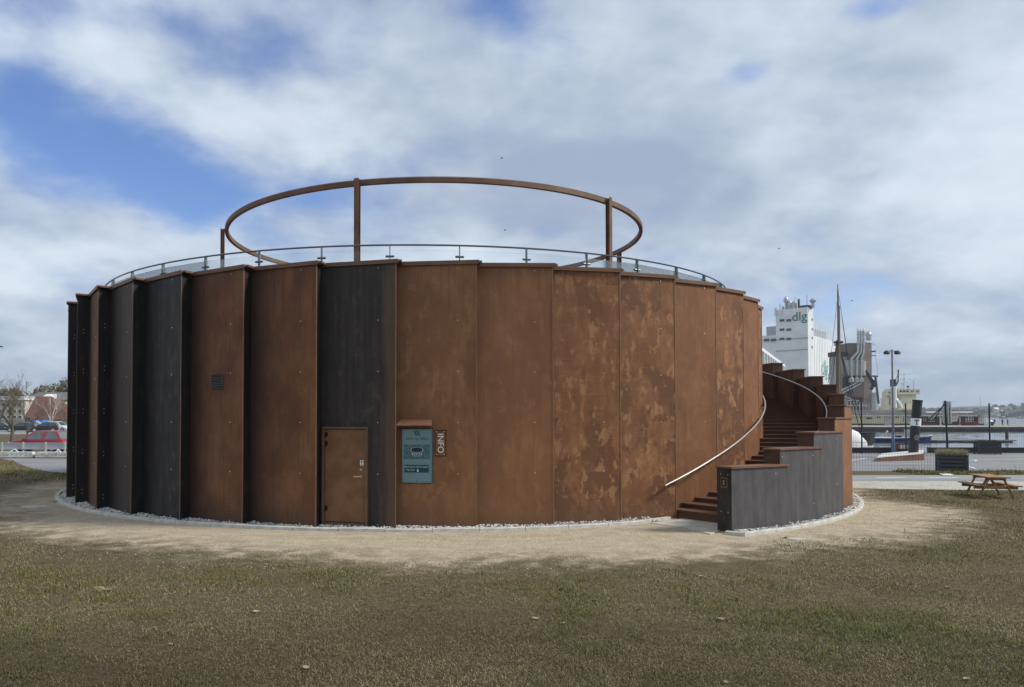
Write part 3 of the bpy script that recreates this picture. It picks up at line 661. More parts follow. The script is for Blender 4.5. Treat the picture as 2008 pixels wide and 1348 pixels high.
# hood over the screen
uh0, zh = on_panel(J, 779, 832); uh1, _ = on_panel(J, 849, 832); b = MB()
p = lambda u, d, z: o_+ex_*u+en_*d+Vector((0, 0, z))
zt_ = zh+.05; u0h, u1h = max(uh0, .03), uh1
b.add([p(u0h+.06, .013, zt_+.05), p(u1h-.02, .013, zt_+.05), p(u1h, .30, zt_-.07), p(u0h, .30, zt_-.07), p(u0h+.06, .013, zt_+.03), p(u1h-.02, .013, zt_+.03), p(u1h, .30, zt_-.09), p(u0h, .30, zt_-.09)],
      [(0, 1, 2, 3), (7, 6, 5, 4), (3, 2, 6, 7), (0, 3, 7, 4), (2, 1, 5, 6), (1, 0, 4, 5)])
b.add([p(u0h+.06, .013, zt_+.03), p(u0h+.06, .013, zt_-.09), p(u0h, .30, zt_-.09)], [(0, 1, 2)]); b.add([p(u1h-.02, .013, zt_+.03), p(u1h-.02, .013, zt_-.09), p(u1h, .30, zt_-.09)], [(0, 1, 2)])
b.build('hood', 'coping', scr)
ua2, z12 = on_panel(J, 854.5, 845); ub2, z02 = on_panel(J, 873.5, 893.5)
sg = thing('info_sign', 'small upright rust-brown plate with pale vertical INFO lettering', 'sign', o_+ex_*((ua2+ub2)/2)+Vector((0, 0, z02)))
b = MB(); wall_box(b, J, ua2, ub2, z02, z12, .03, .045); b.build('plate', 'door', sg); b = MB(); wall_box(b, J, ua2-.014, ub2+.014, z02-.014, z12+.014, .012, .03); b.build('backing', 'dark', sg)
text_mb('INFO', .185, frame4(o_+ex_*((ua2+ub2)/2)+Vector((0, 0, (z02+z12)/2))+en_*.0465, (0, 0, -1), ex_, en_), .0015).build('lettering', 'signlight', sg)
b = MB()
for (u, z) in ((ua2+.02, z02+.02), (ub2-.02, z12-.02), (ua2+.02, z12-.02), (ub2-.02, z02+.02)): b.ball(p(u, .046, z), .01, 6, 4)
b.build('screws', 'bolt', sg, kind='stuff')

# ================================================================== STAIRCASE
stair = thing('curved_staircase', 'curved outdoor stair of rusty steel climbing around the round building', 'staircase', (CX0, CY0, 0))
SA0, SD, SH0, SDH = 29.34, 7.08, 1.34, .3388
AZ1, AST, RIS = 33.2, 2.3, .11
b = MB()
def wedge(a0, a1, r0, r1, z0, z1):
    vs = []
    for z in (z0, z1):
        for (r, a) in ((r0, a0), (r1, a0), (r1, a1), (r0, a1)): vs.append(Vector((r*sin(R(a)), -r*cos(R(a)), z)))
    b.add(vs, [(3, 2, 1, 0), (4, 5, 6, 7), (0, 1, 5, 4), (1, 2, 6, 5), (2, 3, 7, 6), (3, 0, 4, 7)])
wedge(.14, AST+.30, 11.14, 13.46, -.34, -.035); wedge(0, AST+.25, 11.13, 13.47, -.034, 0); step_me = b.mesh('step'); step_me.materials.append(MT['corten'])
for i in range(44):
    o = link('step', step_me, None, stair); o.location = (0, 0, .2+RIS*i); o.rotation_euler = (0, 0, R(AZ1+AST*i)); o['seed'] = float(i % 9); o['coal_and_shade'] = .10; o['patch'] = .3; o['light'] = .12
for k in range(15):
    a = SA0+SD*k; h = SH0+SDH*k
    O1 = pol(13.74, a-.10); O2 = pol(13.90, a+7.0); ex = (O2-O1).normalized(); en = Vector((ex.y, -ex.x, 0)); ln = (O2-O1).length; TH = .38
    ang = math.atan2(ex.y, ex.x)
    b = MB(); b.box(.004, ln+.01, .012, TH, -.05, h-.01); w_ = link('wall_panel', b.mesh('wall_panel'), 'corten', stair)
    w_.location = O1-Vector((CX0, CY0, 0)); w_.rotation_euler = (0, 0, ang)
    w_['seed'] = k*1.7+3; w_['coal_and_shade'] = .97 if k == 0 else .55; w_['patch'] = .5; w_['light'] = 0.0; w_['edge'] = 0.  # inner walls past the first darkened: stairwell shade put into the colour
    b = MB(); b.box(0, ln+.02, -.004, .012, -.05, h-.011); f_ = link('face_plate', b.mesh('face_plate'), 'corten', w_)
    f_['seed'] = k*2.3+11; f_['coal_and_shade'] = .97 if k < 3 else .08; f_['patch'] = .4; f_['light'] = .8 if k < 3 else .4; f_['edge'] = 0.
    b = MB(); b.box(-.035, ln+.035, -.035, TH+.02, h-.009, h+.028); link('coping', b.mesh('coping'), 'coping', w_)
    b = MB()
    for z in [h-.16-1.1*q for q in range(5)]:
        if z > .05:
            for x in ((.08, ln*.78) if k else (ln*.78,)): b.ball((x, -.008, z), .0125, 6, 4)
    if k == 0:
        for z in (h-.14, .42): b.ball((.002, .10, z), .010, 6, 4); b.ball((.002, .28, z), .010, 6, 4)
    link('bolts', b.mesh('bolts'), 'bolt', w_, kind='stuff')
    if k == 0:
        b = MB(); b.box(-.012, .003, .10, .28, h-.42, h-.20); pl_ = link('button_plate', b.mesh('button_plate'), 'frame', w_)
        b = MB(); b.box(-.016, -.0125, .13, .25, h-.385, h-.235); link('button_face', b.mesh('button_face'), 'dark', pl_)
        b = MB(); b.box(-.019, -.0165, .175, .205, h-.35, h-.27); b.box(-.019, -.0165, .155, .225, h-.355, h-.345); b.box(-.019, -.0165, .155, .225, h-.275, h-.265); link('button_symbol', b.mesh('button_symbol'), 'steel', pl_)
# handrails
def interp(t, K):
    for (a, za), (c, zc_) in zip(K, K[1:]):
        if t <= c: return za+(zc_-za)*(t-a)/(c-a)
    return K[-1][1]
K1 = [(30.7, .80), (40, 1.37), (50, 1.94), (66, 2.76), (90, 3.9), (120, 5.3)]
b = MB(); b.tube([pol(11.645, 30.7+.75*i, interp(30.7+.75*i, K1)) for i in range(118)], .024, 8); b.build('handrail', 'steel', stair, True)
for a in (33, 40.5, 46, 52, 58, 66, 74):
    b = MB(); z = interp(a, K1); b.tube([pol(11.30, a, z-.09), pol(11.60, a, z-.09), pol(11.645, a, z-.01)], .009, 6); b.build('rail_bracket', 'steel', stair)
b = MB(); b.tube([pol(13.28, 30+1.0*i, 2.40+.0479*(30+i-60)-.0) for i in range(95)], .024, 8); b.build('handrail', 'steel', stair, True)
for a in range(33, 120, 7):
    b = MB(); z = 2.40+.0479*(a-60); b.tube([pol(13.58, a, z-.08), pol(13.32, a, z-.08), pol(13.28, a, z-.01)], .009, 6); b.build('rail_bracket', 'steel', stair)

# ================================================================== KERB, GRAVEL, SLABS
kerb = bpy.data.objects.new('kerb', None); COL.objects.link(kerb); kerb.location = (CX0, CY0, 0); setting(kerb)
def kerb_mesh(r0, r1, span, h):
    b = MB(); vs = []; m_ = 4
    for k in range(m_+1):
        a = R(span*k/m_)
        for (r, z) in ((r0, -.1), (r1, -.1), (r1, h-.015), (r1-.015, h), (r0+.012, h), (r0, h-.012)): vs.append(Vector((r*sin(a), -r*cos(a), z)))
    b.add(vs, [(6*k+e, 6*k+(e+1) % 6, 6*(k+1)+(e+1) % 6, 6*(k+1)+e) for k in range(m_) for e in range(6)]+[(0, 1, 2, 3, 4, 5), tuple(6*m_+e for e in (5, 4, 3, 2, 1, 0))])
    me = b.mesh('kerb_stone'); me.materials.append(MT['concrete']); return me
k1 = kerb_mesh(11.745, 11.855, 4.72, .075); k2 = kerb_mesh(14.04, 14.15, 3.86, .075)
for i in range(27):
    a = -103+4.8*i
    if a > 24: continue
    o = link('kerb_stone', k1, None, kerb); o.rotation_euler = (0, 0, R(a)); o.location = (0, 0, rng.uniform(-.008, .006))
for i in range(24):
    o = link('kerb_stone', k2, None, kerb); o.rotation_euler = (0, 0, R(28.9+3.92*i)); o.location = (0, 0, rng.uniform(-.008, .006))
# short radial end kerb at the stair foot
b = MB(); pa, pb = pol(13.76, 28.4, .0), pol(14.15, 28.9, .0); b.bar(pa+Vector((0, 0, .0)), pb, .11, .14); b.build('kerb_stone', 'concrete', kerb)
b = MB(); pa, pb = pol(11.855, 28.2, 0), pol(11.50, 31.2, 0); b.bar(pol(11.80, 25.0), pol(11.62, 31.5), .10, .13); b.build('kerb_stone', 'concrete', kerb)
# white gravel between plates and kerb
def ico():
    bm = bmesh.new(); bmesh.ops.create_icosphere(bm, subdivisions=1, radius=1); bm.verts.ensure_lookup_table()
    v = np.array([w.co[:] for w in bm.verts], dtype=np.float32); f = np.array([[w.index for w in q.verts] for q in bm.faces], dtype=np.int32); bm.free(); return v, f
def pebbles(name, mat, spots, seed):
    rs = np.random.RandomState(seed); v0, f0 = ico(); n = len(spots); nv = len(v0)
    P = np.array(spots, dtype=np.float32); sc = rs.uniform(.6, 1.35, (n, 3)).astype(np.float32)*np.array([1, 1, .7], dtype=np.float32)
    an = rs.uniform(0, 6.28, n); c, s = np.cos(an), np.sin(an)
    vv = v0[None]*sc[:, None]*P[:, None, 3:4]; vv = vv*(1+rs.uniform(-.18, .18, (n, nv, 1)))
    x = vv[..., 0]*c[:, None]-vv[..., 1]*s[:, None]; y = vv[..., 0]*s[:, None]+vv[..., 1]*c[:, None]
    V = np.stack([x+P[:, None, 0], y+P[:, None, 1], vv[..., 2]+P[:, None, 2]], -1).reshape(-1, 3)
    Fc = (f0[None]+(np.arange(n)*nv)[:, None, None]).reshape(-1, 3)
    tint = np.repeat(rs.choice([.30, .42, .55, .62, .70, .18], n), nv)
    col = np.ones((n*nv, 4), dtype=np.float32); col[:, :3] = tint[:, None]*np.array([1, .97, .91])
    o = raw_mesh(name, V, Fc, mat, col); o['kind'] = 'stuff'; return o
def raw_mesh(name, V, Fc, mat, col=None):
    me = bpy.data.meshes.new(name); V = np.ascontiguousarray(V, dtype=np.float32); Fc = np.ascontiguousarray(Fc, dtype=np.int32); k = Fc.shape[1]
    me.vertices.add(len(V)); me.vertices.foreach_set('co', V.ravel()); me.loops.add(Fc.size); me.loops.foreach_set('vertex_index', Fc.ravel())
    me.polygons.add(len(Fc)); me.polygons.foreach_set('loop_start', np.arange(0, Fc.size, k, dtype=np.int32))
    if col is not None:
        ca = me.color_attributes.new('tint', 'FLOAT_COLOR', 'POINT'); ca.data.foreach_set('color', np.ascontiguousarray(col, dtype=np.float32).ravel())
    me.update(); me.validate(); me.materials.append(MT[mat]); o = bpy.data.objects.new(name, me); COL.objects.link(o); return o
V_, F_ = waves(); o = raw_mesh('harbour_water', V_, F_, 'water'); o.data.shade_smooth(); setting(o)
sp = []
for i in range(9000):
    a = rng.uniform(-104, 29); r = rng.uniform(11.24, 11.745)
    t = ((a-A0) % DA)/DA; rw = RI+(RO-RI)*t
    if r < rw+.015: continue
    p = pol(r, a); sp.append((p.x, p.y, .015+.045*(1-(r-rw)/.5)+rng.uniform(-.006, .012), rng.uniform(.016, .030)))
for i in range(3000):
    a = rng.uniform(28.9, 112); r = rng.uniform(13.74, 14.04); t = (((a+.10)-SA0) % SD)/SD; rw = 13.74+.17*t
    if r < rw+.01: continue
    p = pol(r, a); sp.append((p.x, p.y, .02+.04*(1-(r-rw)/.5)+rng.uniform(-.006, .012), rng.uniform(.018, .032)))
MT['pebble'] = grass_mat(); MT['pebble'].name = 'white_pebbles'
g = pebbles('gravel', 'pebble', sp, 3)
annulus('gravel_bed', 11.0, 11.75, .012, 'slab', (CX0, CY0), -104, 29.5, 60); annulus('stair_gravel_bed', 13.5, 14.05, .012, 'slab', (CX0, CY0), 28.9, 122, 60)
# slabs at the stair foot
pav = bpy.data.objects.new('paving', None); COL.objects.link(pav); setting(pav); pav.location = (0, 0, 0)
def slab(pts, z0, z1, parent=pav, nm='paving_slab', mat='slab'):
    b = MB(); b.prism([(q.x, q.y) for q in pts], z0, z1); return b.build(nm, mat, parent)
slab([gnd(1276, 1027), gnd(1331, 1020), gnd(1372, 1027), gnd(1335, 1035)], -.05, .016); slab([gnd(1335.6, 1035.2), gnd(1372.5, 1027.2), gnd(1407, 1031), gnd(1412, 1042), gnd(1393, 1049)], -.05, .018)
slab([gnd(1332, 1019.5), gnd(1372.3, 1026.5), gnd(1408, 1030.5), gnd(1420, 1020), gnd(1345, 1008)], -.05, .012)
for (pts, lab) in (([(42, 994.5), (60, 993), (90, 994), (91, 995.5), (70, 997.5), (46, 996.5)], 'thin oval stone slab set flush in the sandy path left of the building'),
                   ([(1548, 1057), (1575, 1056), (1583, 1058.5), (1562, 1060.5), (1543, 1059.5)], 'thin flat stone slab in the sand beside the stair kerb')):
    b = MB(); b.prism([tuple(gnd(*q)[:2]) for q in pts], -.03, .02); tag(b.build('flat_stone', 'slab'), lab, 'stone')

# ================================================================== NEAR THINGS ON THE RIGHT
def place(mbs, M4):
    for m_ in mbs: m_.v = [tuple(M4 @ Vector(v)) for v in m_.v]
def picnic_table():
    L_, Wd = 1.75, .72; root = thing('picnic_table', 'brown wooden picnic table with attached benches on the lawn', 'table', (16.72, 22.6, 0))
    root.rotation_euler = (0, 0, math.atan2(.96, .27)); root.scale = (.8, .8, .86)
    def P(nm, mb): return link(nm, mb.mesh(nm), 'table', root)
    for i in range(5): y = -Wd/2+.07+i*(Wd-.14)/4; b = MB(); b.box(-L_/2, L_/2, y-.066, y+.066, .70, .74); P('top_plank', b)
    for sy in (-1, 1):
        for k in (0, 1): y = sy*(.50+.15*k); b = MB(); b.box(-L_/2, L_/2, y-.068, y+.068, .42, .46); P('bench_plank', b)
    for sx in (-1, 1):
        x = sx*.58
        for sy in (-1, 1): b = MB(); b.bar((x, sy*.56, 0), (x, sy*.22, .70), .045, .10, (1, 0, 0)); P('leg', b)
        b = MB(); b.box(x-.072, x-.027, -.70, .70, .31, .42) if sx > 0 else b.box(x+.027, x+.072, -.70, .70, .31, .42); P('crossbeam', b)
        b = MB(); b.box(x-.068, x-.026, -.33, .33, .62, .70) if sx > 0 else b.box(x+.026, x+.068, -.33, .33, .62, .70); P('top_batten', b)
        b = MB(); b.bar((sx*.5, 0, .37), (sx*.08, 0, .69), .05, .08); P('brace', b)
picnic_table()
def grass_tuft(b, x0, x1, y0, y1, z, n, h, rs, lean=.5, w=.006):
    for i in range(n):
        x, y = rs.uniform(x0, x1), rs.uniform(y0, y1); a = rs.uniform(0, 6.28); l = h*rs.uniform(.6, 1.25); ln = lean*rs.uniform(.1, 1.)
        dx, dy = cos(a)*l*ln, sin(a)*l*ln; px_, py_ = -sin(a)*w, cos(a)*w
        b.add([(x-px_, y-py_, z), (x+px_, y+py_, z), (x+dx*.4+px_*.8, y+dy*.4+py_*.8, z+l*.6), (x+dx*.4-px_*.8, y+dy*.4-py_*.8, z+l*.6), (x+dx, y+dy, z+l*(1-ln*.3))], [(0, 1, 2, 3), (3, 2, 4)])
MT['drygrass'] = plain('dry_ornamental_grass', (.36, .33, .20), .85, 0, .35, 6); MT['darkgrass'] = plain('dark_planter_plants', (.085, .09, .05), .85, 0, .4, 5)
def planter(loc, rz, w, d, h, label, gmat, gh, gn, seed):
    root = thing('planter', label, 'planter', loc, 'black timber planters by the court'); root.rotation_euler = (0, 0, rz); rs = random.Random(seed)
    b = MB(); b.box(-w/2+.06, w/2-.06, -d/2+.06, d/2-.06, .05, h-.09); link('soil_box', b.mesh('soil_box'), 'black', root)
    np_ = 4; ph = (h-.06)/np_
    for k in range(np_):
        z0 = .04+k*ph; ex = .015*k/np_
        for s_ in (-1, 1):
            b = MB(); b.box(-w/2+.03-ex, w/2-.03+ex, s_*(d/2)-.022, s_*(d/2)+.022, z0+.026, z0+ph-.026); link('plank', b.mesh('plank'), 'planter', root)
            b = MB(); b.box(s_*(w/2)-.022, s_*(w/2)+.022, -d/2+.03, d/2-.03, z0+.026, z0+ph-.026); link('plank', b.mesh('plank'), 'planter', root)
    for sx in (-1, 1):
        for sy in (-1, 1): b = MB(); b.box(sx*(w/2)-.045, sx*(w/2)+.045, sy*(d/2)-.045, sy*(d/2)+.045, 0, h); link('corner_post', b.mesh('corner_post'), 'planter', root)
    for s_ in (-1, 1):
        b = MB(); b.box(-w/2-.06, w/2+.06, s_*(d/2)-.06, s_*(d/2)+.06, h+.001, h+.04); link('top_rail', b.mesh('top_rail'), 'planter', root)
        b = MB(); b.box(s_*(w/2)-.06, s_*(w/2)+.06, -d/2+.061, d/2-.061, h+.001, h+.04); link('top_rail', b.mesh('top_rail'), 'planter', root)
    b = MB(); grass_tuft(b, -w/2-.02, w/2+.02, -d/2, d/2, h-.09, gn, gh, rs, .75, .007); link('planting', b.mesh('planting'), gmat, root, kind='stuff')
pl = gnd(1866, 926); planter((pl.x+.25, pl.y+.35, 0), R(-27), 1.02, .7, .70, 'black slatted planter full of dry straw-coloured grass', 'drygrass', .38, 1500, 4)
pl = gnd(1937, 891.5); planter((pl.x+.2, pl.y+.3, 0), R(-18), 1.15, .7, .74, 'black slatted planter with dark low plants by the quay', 'darkgrass', .28, 900, 5)
b = MB(); q0 = [gnd(1839, 930.5), gnd(1850, 934), gnd(1871, 934.2), gnd(1862, 931)]; b.prism([(q.x, q.y) for q in q0], .01, .05); tag(b.build('white_board', 'white'), 'thin white board lying on the grass strip by the planter', 'board')
# rusty wedge plinth and leaning funnel
A_, B_, C_, D_ = gnd(1718, 905.8), gnd(1812, 903.5), gnd(1812.5, 893), gnd(1728, 895.5)
pln = thing('plinth', 'low wedge-shaped rusty steel plinth with pale sloping top', 'plinth', (A_.x, A_.y, 0))
def lerp(a, c, t): return (a.x+(c.x-a.x)*t, a.y+(c.y-a.y)*t)
b = MB(); b.prism([(q.x, q.y) for q in (A_, B_, C_, D_)], 0, [.20, .37, .33, .17]); b.build('steel_side', 'coping', pln)
ins = [(A_.x+.03, A_.y+.03), (B_.x-.03, B_.y+.03), (C_.x-.03, C_.y-.03), (D_.x+.03, D_.y-.03)]
b = MB(); b.prism(ins, [.18, .35, .31, .15], [.215, .385, .345, .185]); b.build('top_slab', 'offwhite', pln)
fb = gnd(1790.5, 893.5); fY = (A_.y+C_.y)/2
fb = at(1790.5, 889.8, fY); ft = at(1799.3, 785, fY); ax_ = (ft-fb); fl_ = ax_.length; ax_.normalize(); fr_ = .245
fun = thing('ship_funnel', 'leaning black ship funnel with a white band and letter T', 'funnel', fb)
b = MB(); b.tube([fb-ax_*.02, fb+ax_*(fl_*.98)], fr_, 24); b.build('pipe', 'black', fun, True)
b = MB(); b.tube([fb+ax_*(fl_*.975), fb+ax_*fl_], fr_*1.09, 24); b.build('rim', 'black', fun, True)
b = MB(); b.tube([fb+ax_*(fl_*.515), fb+ax_*(fl_*.655)], fr_*1.07, 24); bd = b.build('band', 'white', fun, True)
fn = Vector((-fb.x, -fb.y, 0)).normalized(); fx = Vector((-fn.y, fn.x, 0)); fx = -fx if fx.x < 0 else fx
fn2 = (fn+fx*.12).normalized()
tp = fb+ax_*(fl_*.585)
b = MB()
for (du, dv, hu, hv) in ((0, 0, .022, .12), (0, .125, .105, .022), (-.095, .095, .014, .035), (.095, .095, .014, .035), (0, -.125, .05, .013)):
    a_ = math.asin(max(-.95, min(.95, (du+.05)/(fr_*1.08)))); nn = (fn*cos(a_)+fx*sin(a_)); c = tp+nn*(fr_*1.085)+ax_*dv; tt = (fx*cos(a_)-fn*sin(a_)); b.obox(c, tt*hu, nn*.012, ax_*hv)
b.build('letter', 'black', bd)
cp = fb+ax_*(fl_*.30); b = MB()
for t in range(16):
    a_ = 2*pi*t/16; du, dv = .085*cos(a_)+.1, .125*sin(a_); aa = math.asin(min(.95, du/fr_)); nn = fn*cos(aa)+fx*sin(aa); b.ball(cp+nn*(fr_+.004)+ax_*dv, .022, 6, 4)
for (du, dv) in ((.1, 0), (.07, .04), (.13, .04), (.1, -.05), (.07, -.02), (.13, -.02)):
    aa = math.asin(du/fr_); nn = fn*cos(aa)+fx*sin(aa); b.ball(cp+nn*(fr_+.004)+ax_*dv, .02, 6, 4)
b.build('emblem', 'pipe', fun)
# quay-edge timber bulwark
def bulwark(p0, p1, lab):
    a, c = gnd(p0, 889.5), gnd(p1, 889.5); r_ = thing('quay_bulwark', lab, 'bulwark', ((a.x+c.x)/2, QY-.4, 0), 'timber edge of the quay')
    n_ = max(1, int((c.x-a.x)/4)); w = (c.x-a.x)/n_
    for k in range(n_):
        for z in (0, 1): b = MB(); b.box(a.x+k*w+.01, a.x+(k+1)*w-.01, QY-.55+.02*z, QY-.27, .02+.17*z, .18+.17*z); b.build('beam', 'blackwood', r_)
bulwark(1560, 1784, 'low black timber bulwark left of the leaning funnel'); bulwark(1832, 2150, 'low black timber bulwark behind the far planter')
# lifebuoy station sign
p0 = gnd(1771, 889); bs = thing('rescue_sign', 'low dark quay board with a red and white 112 sign', 'sign', (p0.x, QY-.75, 0))
Y_ = QY-.75; xa, xb = at(1757.5, 880, Y_).x, at(1786, 880, Y_).x
zt1, zb1 = at(1770, 872, Y_).z, at(1770, 880.5, Y_).z
b = MB(); b.box(xa-.04, xb+.04, Y_-.03, Y_+.03, .05, zt1+.05); b.build('board', 'black', bs)
b = MB(); b.box(xa-.30, xa-.05, Y_-.1, Y_+.1, .0, zt1+.12); b.build('cabinet', 'lampgrey', bs)
b = MB(); b.box(xa-.3, xb, Y_-.05, Y_+.07, zt1+.125, zt1+.20); b.build('cap', 'timber', bs)
b = MB(); b.box(xa+.06, xa+.22, Y_-.04, Y_-.031, zb1, zt1-.01); b.build('red_field', 'red', bs)
b = MB(); b.box(xa+.225, xb-.02, Y_-.04, Y_-.031, zb1, zt1-.01); wf = b.build('white_field', 'white', bs)
text_mb('112', .33, frame4(((xa+.225+xb-.02)/2, Y_-.044, (zb1+zt1)/2), (1, 0, 0), (0, 0, 1), (0, -1, 0)), .002).build('number', 'black', wf)
# lamp post
lp = gnd(1752, 888); lY = QY-1.0; lb = at(1752, 888, lY); lt = at(1752, 686, lY); lx = lb.x
lam = thing('lamp_post', 'tall grey lamp post with two round lamps, blue at its foot', 'lamp post', (lx, lY, 0))
b = MB(); b.tube([(lx, lY, 1.25), (lx, lY, lt.z)], [.065, .045], 10); b.build('pole', 'lampgrey', lam, True)
b = MB(); b.tube([(lx, lY, 0), (lx, lY, 1.25)], .075, 10); b.build('pole_foot', 'bluepaint', lam, True)
za_ = at(1752, 691, lY).z
b = MB(); b.tube([(lx-.36, lY, za_+.08), (lx+.36, lY, za_+.08)], .03, 8); b.build('arm', 'lampgrey', lam)
for s_ in (-1, 1):
    b = MB(); b.lathe((lx+s_*.34, lY, za_-.14), [(.05, 0), (.17, .03), (.20, .10), (.15, .2), (.05, .25)], 14); h_ = b.build('lamp_head', 'gantry', lam, True)
    b = MB(); b.lathe((lx+s_*.34, lY, za_-.165), [(.03, 0), (.14, .01), (.16, .035)], 12); b.build('lamp_lens', 'lampglass', h_, True)
# net fences round the court
def net_fence(nm, lab, pts, h, cell, posts, sag, ph):
    r_ = thing(nm, lab, 'fence', (pts[0][0], pts[0][1], 0), 'net fences of the ball court')
    for (x, y, dx) in posts: b = MB(); b.tube([(x, y, 0), (x+dx, y, ph)], .045, 8); b.build('post', 'black', r_, True)
    b = MB(); (x0, y0), (x1, y1) = pts; ln = math.hypot(x1-x0, y1-y0); n_ = int(ln/cell); t = Vector(((x1-x0)/ln, (y1-y0)/ln, 0)); nz = int(h/cell); w = .0065 if h > 2 else .0045
    px_ = sorted([((x-x0)*t.x+(y-y0)*t.y) for x, y, _ in posts]) or [0, ln]
    def top(s_):
        for a, c in zip(px_, px_[1:]):
            if a <= s_ <= c: f = (s_-a)/(c-a); return h-sag*4*f*(1-f)+.06*sin(s_*3.1)*sag
        return h-sag*.6+.05*sin(s_*2.3)*sag
    for i in range(n_+1):
        p = Vector((x0, y0, 0))+t*i*cell; b.obox(p+Vector((0, 0, top(i*cell)/2+.02)), t*w*.5, Vector((-t.y, t.x, 0))*w*.5, Vector((0, 0, top(i*cell)/2-.02)))
    m_ = 24
    for j in range(1, nz+1):
        for i in range(m_):
            s0, s1 = ln*i/m_, ln*(i+1)/m_; z0_, z1_ = top(s0)*j/nz, top(s1)*j/nz
            b.bar(Vector((x0, y0, z0_))+t*s0, Vector((x0, y0, z1_))+t*s1, w if j < nz else .016)
    b.build('net', 'net', r_, kind='stuff')
fy = QY-1.35
fx0 = at(1600, 850, fy).x; fx1 = at(2040, 850, fy).x
net_fence('net_fence', 'tall black net fence on posts along the quay side of the court', [(fx0, fy), (fx1, fy)], 3.0, .115, [(at(x, 880, fy).x, fy, 0.0) for x in (1600, 1690, 1777, 1857, 1941, 2030)], .45, 3.22)
net_fence('low_net', 'low dark net stretched along the near edge of the court', [(at(1610, 900, 33.1).x, 33.1), (at(1838, 900, 33.1).x, 33.1)], 1.35, .13, [], .1, 1.3)
# basketball hoop
hY = QY-2.2
def H(px, py): return at(px, py, hY)
bk = thing('basketball_hoop', 'basketball hoop with leaning black post and white-framed backboard', 'hoop', (H(1859, 888).x, hY, 0))
b = MB(); b.tube([Vector((H(1859, 888).x, hY, 0)), H(1853, 786)], .055, 10); b.build('post', 'black', bk, True)
for (a, c, dy) in (((1825, 825), (1848, 790), -.25), ((1825, 824), (1863, 789), .25)):
    b = MB(); b.tube([H(*a)+Vector((0, dy, 0)), H(*c)+Vector((0, dy, 0))], .035, 8); b.build('brace', 'black', bk, True)
b = MB(); b.tube([H(1825, 824.5)+Vector((0, -.27, 0)), H(1825, 824.5)+Vector((0, .27, 0))], .035, 8); b.tube([H(1848, 790)+Vector((0, -.3, 0)), H(1864, 788.5)+Vector((0, .3, 0))], .03, 8); b.build('yoke', 'black', bk)
bx_, bz0, bz1 = H(1857, 800).x, H(1857, 830).z, H(1857, 788).z
b = MB(); c0, c1 = Vector((bx_-.12, hY-.55, 0)), Vector((bx_+.12, hY+.55, 0))
for z in (bz0, bz1): b.bar(c0+Vector((0, 0, z)), c1+Vector((0, 0, z)), .035)
for f in (0, .35, .65, 1): b.bar(c0.lerp(c1, f)+Vector((0, 0, bz0)), c0.lerp(c1, f)+Vector((0, 0, bz1)), .03)
b.build('backboard_frame', 'offwhite', bk)
b = MB(); b.bar(c0+Vector((0, 0, (bz0+bz1)/2)), c1+Vector((0, 0, (bz0+bz1)/2)), .012, bz1-bz0-.08); b.build('backboard_pane', 'glass', bk)
rc_ = H(1871.5, 815); rim_ = [(rc_.x+.23*cos(2*pi*k/16), hY+.23*sin(2*pi*k/16), rc_.z) for k in range(17)]
b = MB(); b.tube(rim_, .018, 6, False); b.bar((bx_+.1, hY, rc_.z), (rc_.x-.22, hY, rc_.z), .05); rm = b.build('rim', 'orange', bk)
b = MB()
for k in range(12):
    a0, a1 = 2*pi*k/12, 2*pi*(k+1)/12
    for s_ in (0, 1):
        aa, ab = (a0, a1) if s_ == 0 else (a1, a0)
        b.bar((rc_.x+.23*cos(aa), hY+.23*sin(aa), rc_.z), (rc_.x+.13*cos(ab), hY+.13*sin(ab), rc_.z-.38), .014)
b.build('hoop_net', 'offwhite', rm)

# ================================================================== HARBOUR
def hull(b, L_, W_, H_, n=14, bow=.35, sheer=.25, draft=.25, stern=.75):
    """hull along +x, bow at +x; z=0 waterline"""
    vs = []; m_ = 7
    for i in range(n+1):
        t = i/n; x = -L_/2+L_*t
        w = W_/2*(stern+(1-stern)*min(1, t*2.2))*(1 if t < 1-bow else math.sqrt(max(0, 1-((t-(1-bow))/bow)**2))*.98+.02)
        top = H_*(1+sheer*max(0, (t-.35)/.65)**2); rk = L_*.05*max(0, (t-.6)/.4)
        for k in range(m_):
            s_ = k/(m_-1)*2-1; u = abs(s_); y = (1 if s_ > 0 else -1)*w*min(1, (u**.55)) if u else 0
            z = -draft+(top+draft)*(u**2.4); vs.append((x+rk*(z+draft)/(top+draft), y, z))
    b.add(vs, [(i*m_+k, i*m_+k+1, (i+1)*m_+k+1, (i+1)*m_+k) for i in range(n) for k in range(m_-1)]+[tuple(range(m_))])
    deck = [(vs[i*m_][0], vs[i*m_][1], vs[i*m_][2]) for i in range(n+1)]; deck2 = [vs[i*m_+m_-1] for i in range(n+1)]
    return deck, deck2
def deck_mb(d1, d2, dz):
    b = MB(); n = len(d1); vs = [(p[0], p[1], p[2]+dz) for p in d1]+[(p[0], p[1], p[2]+dz) for p in d2]
    b.add(vs, [(i, i+1, n+i+1, n+i) for i in range(n-1)]); return b
WL = -1.3
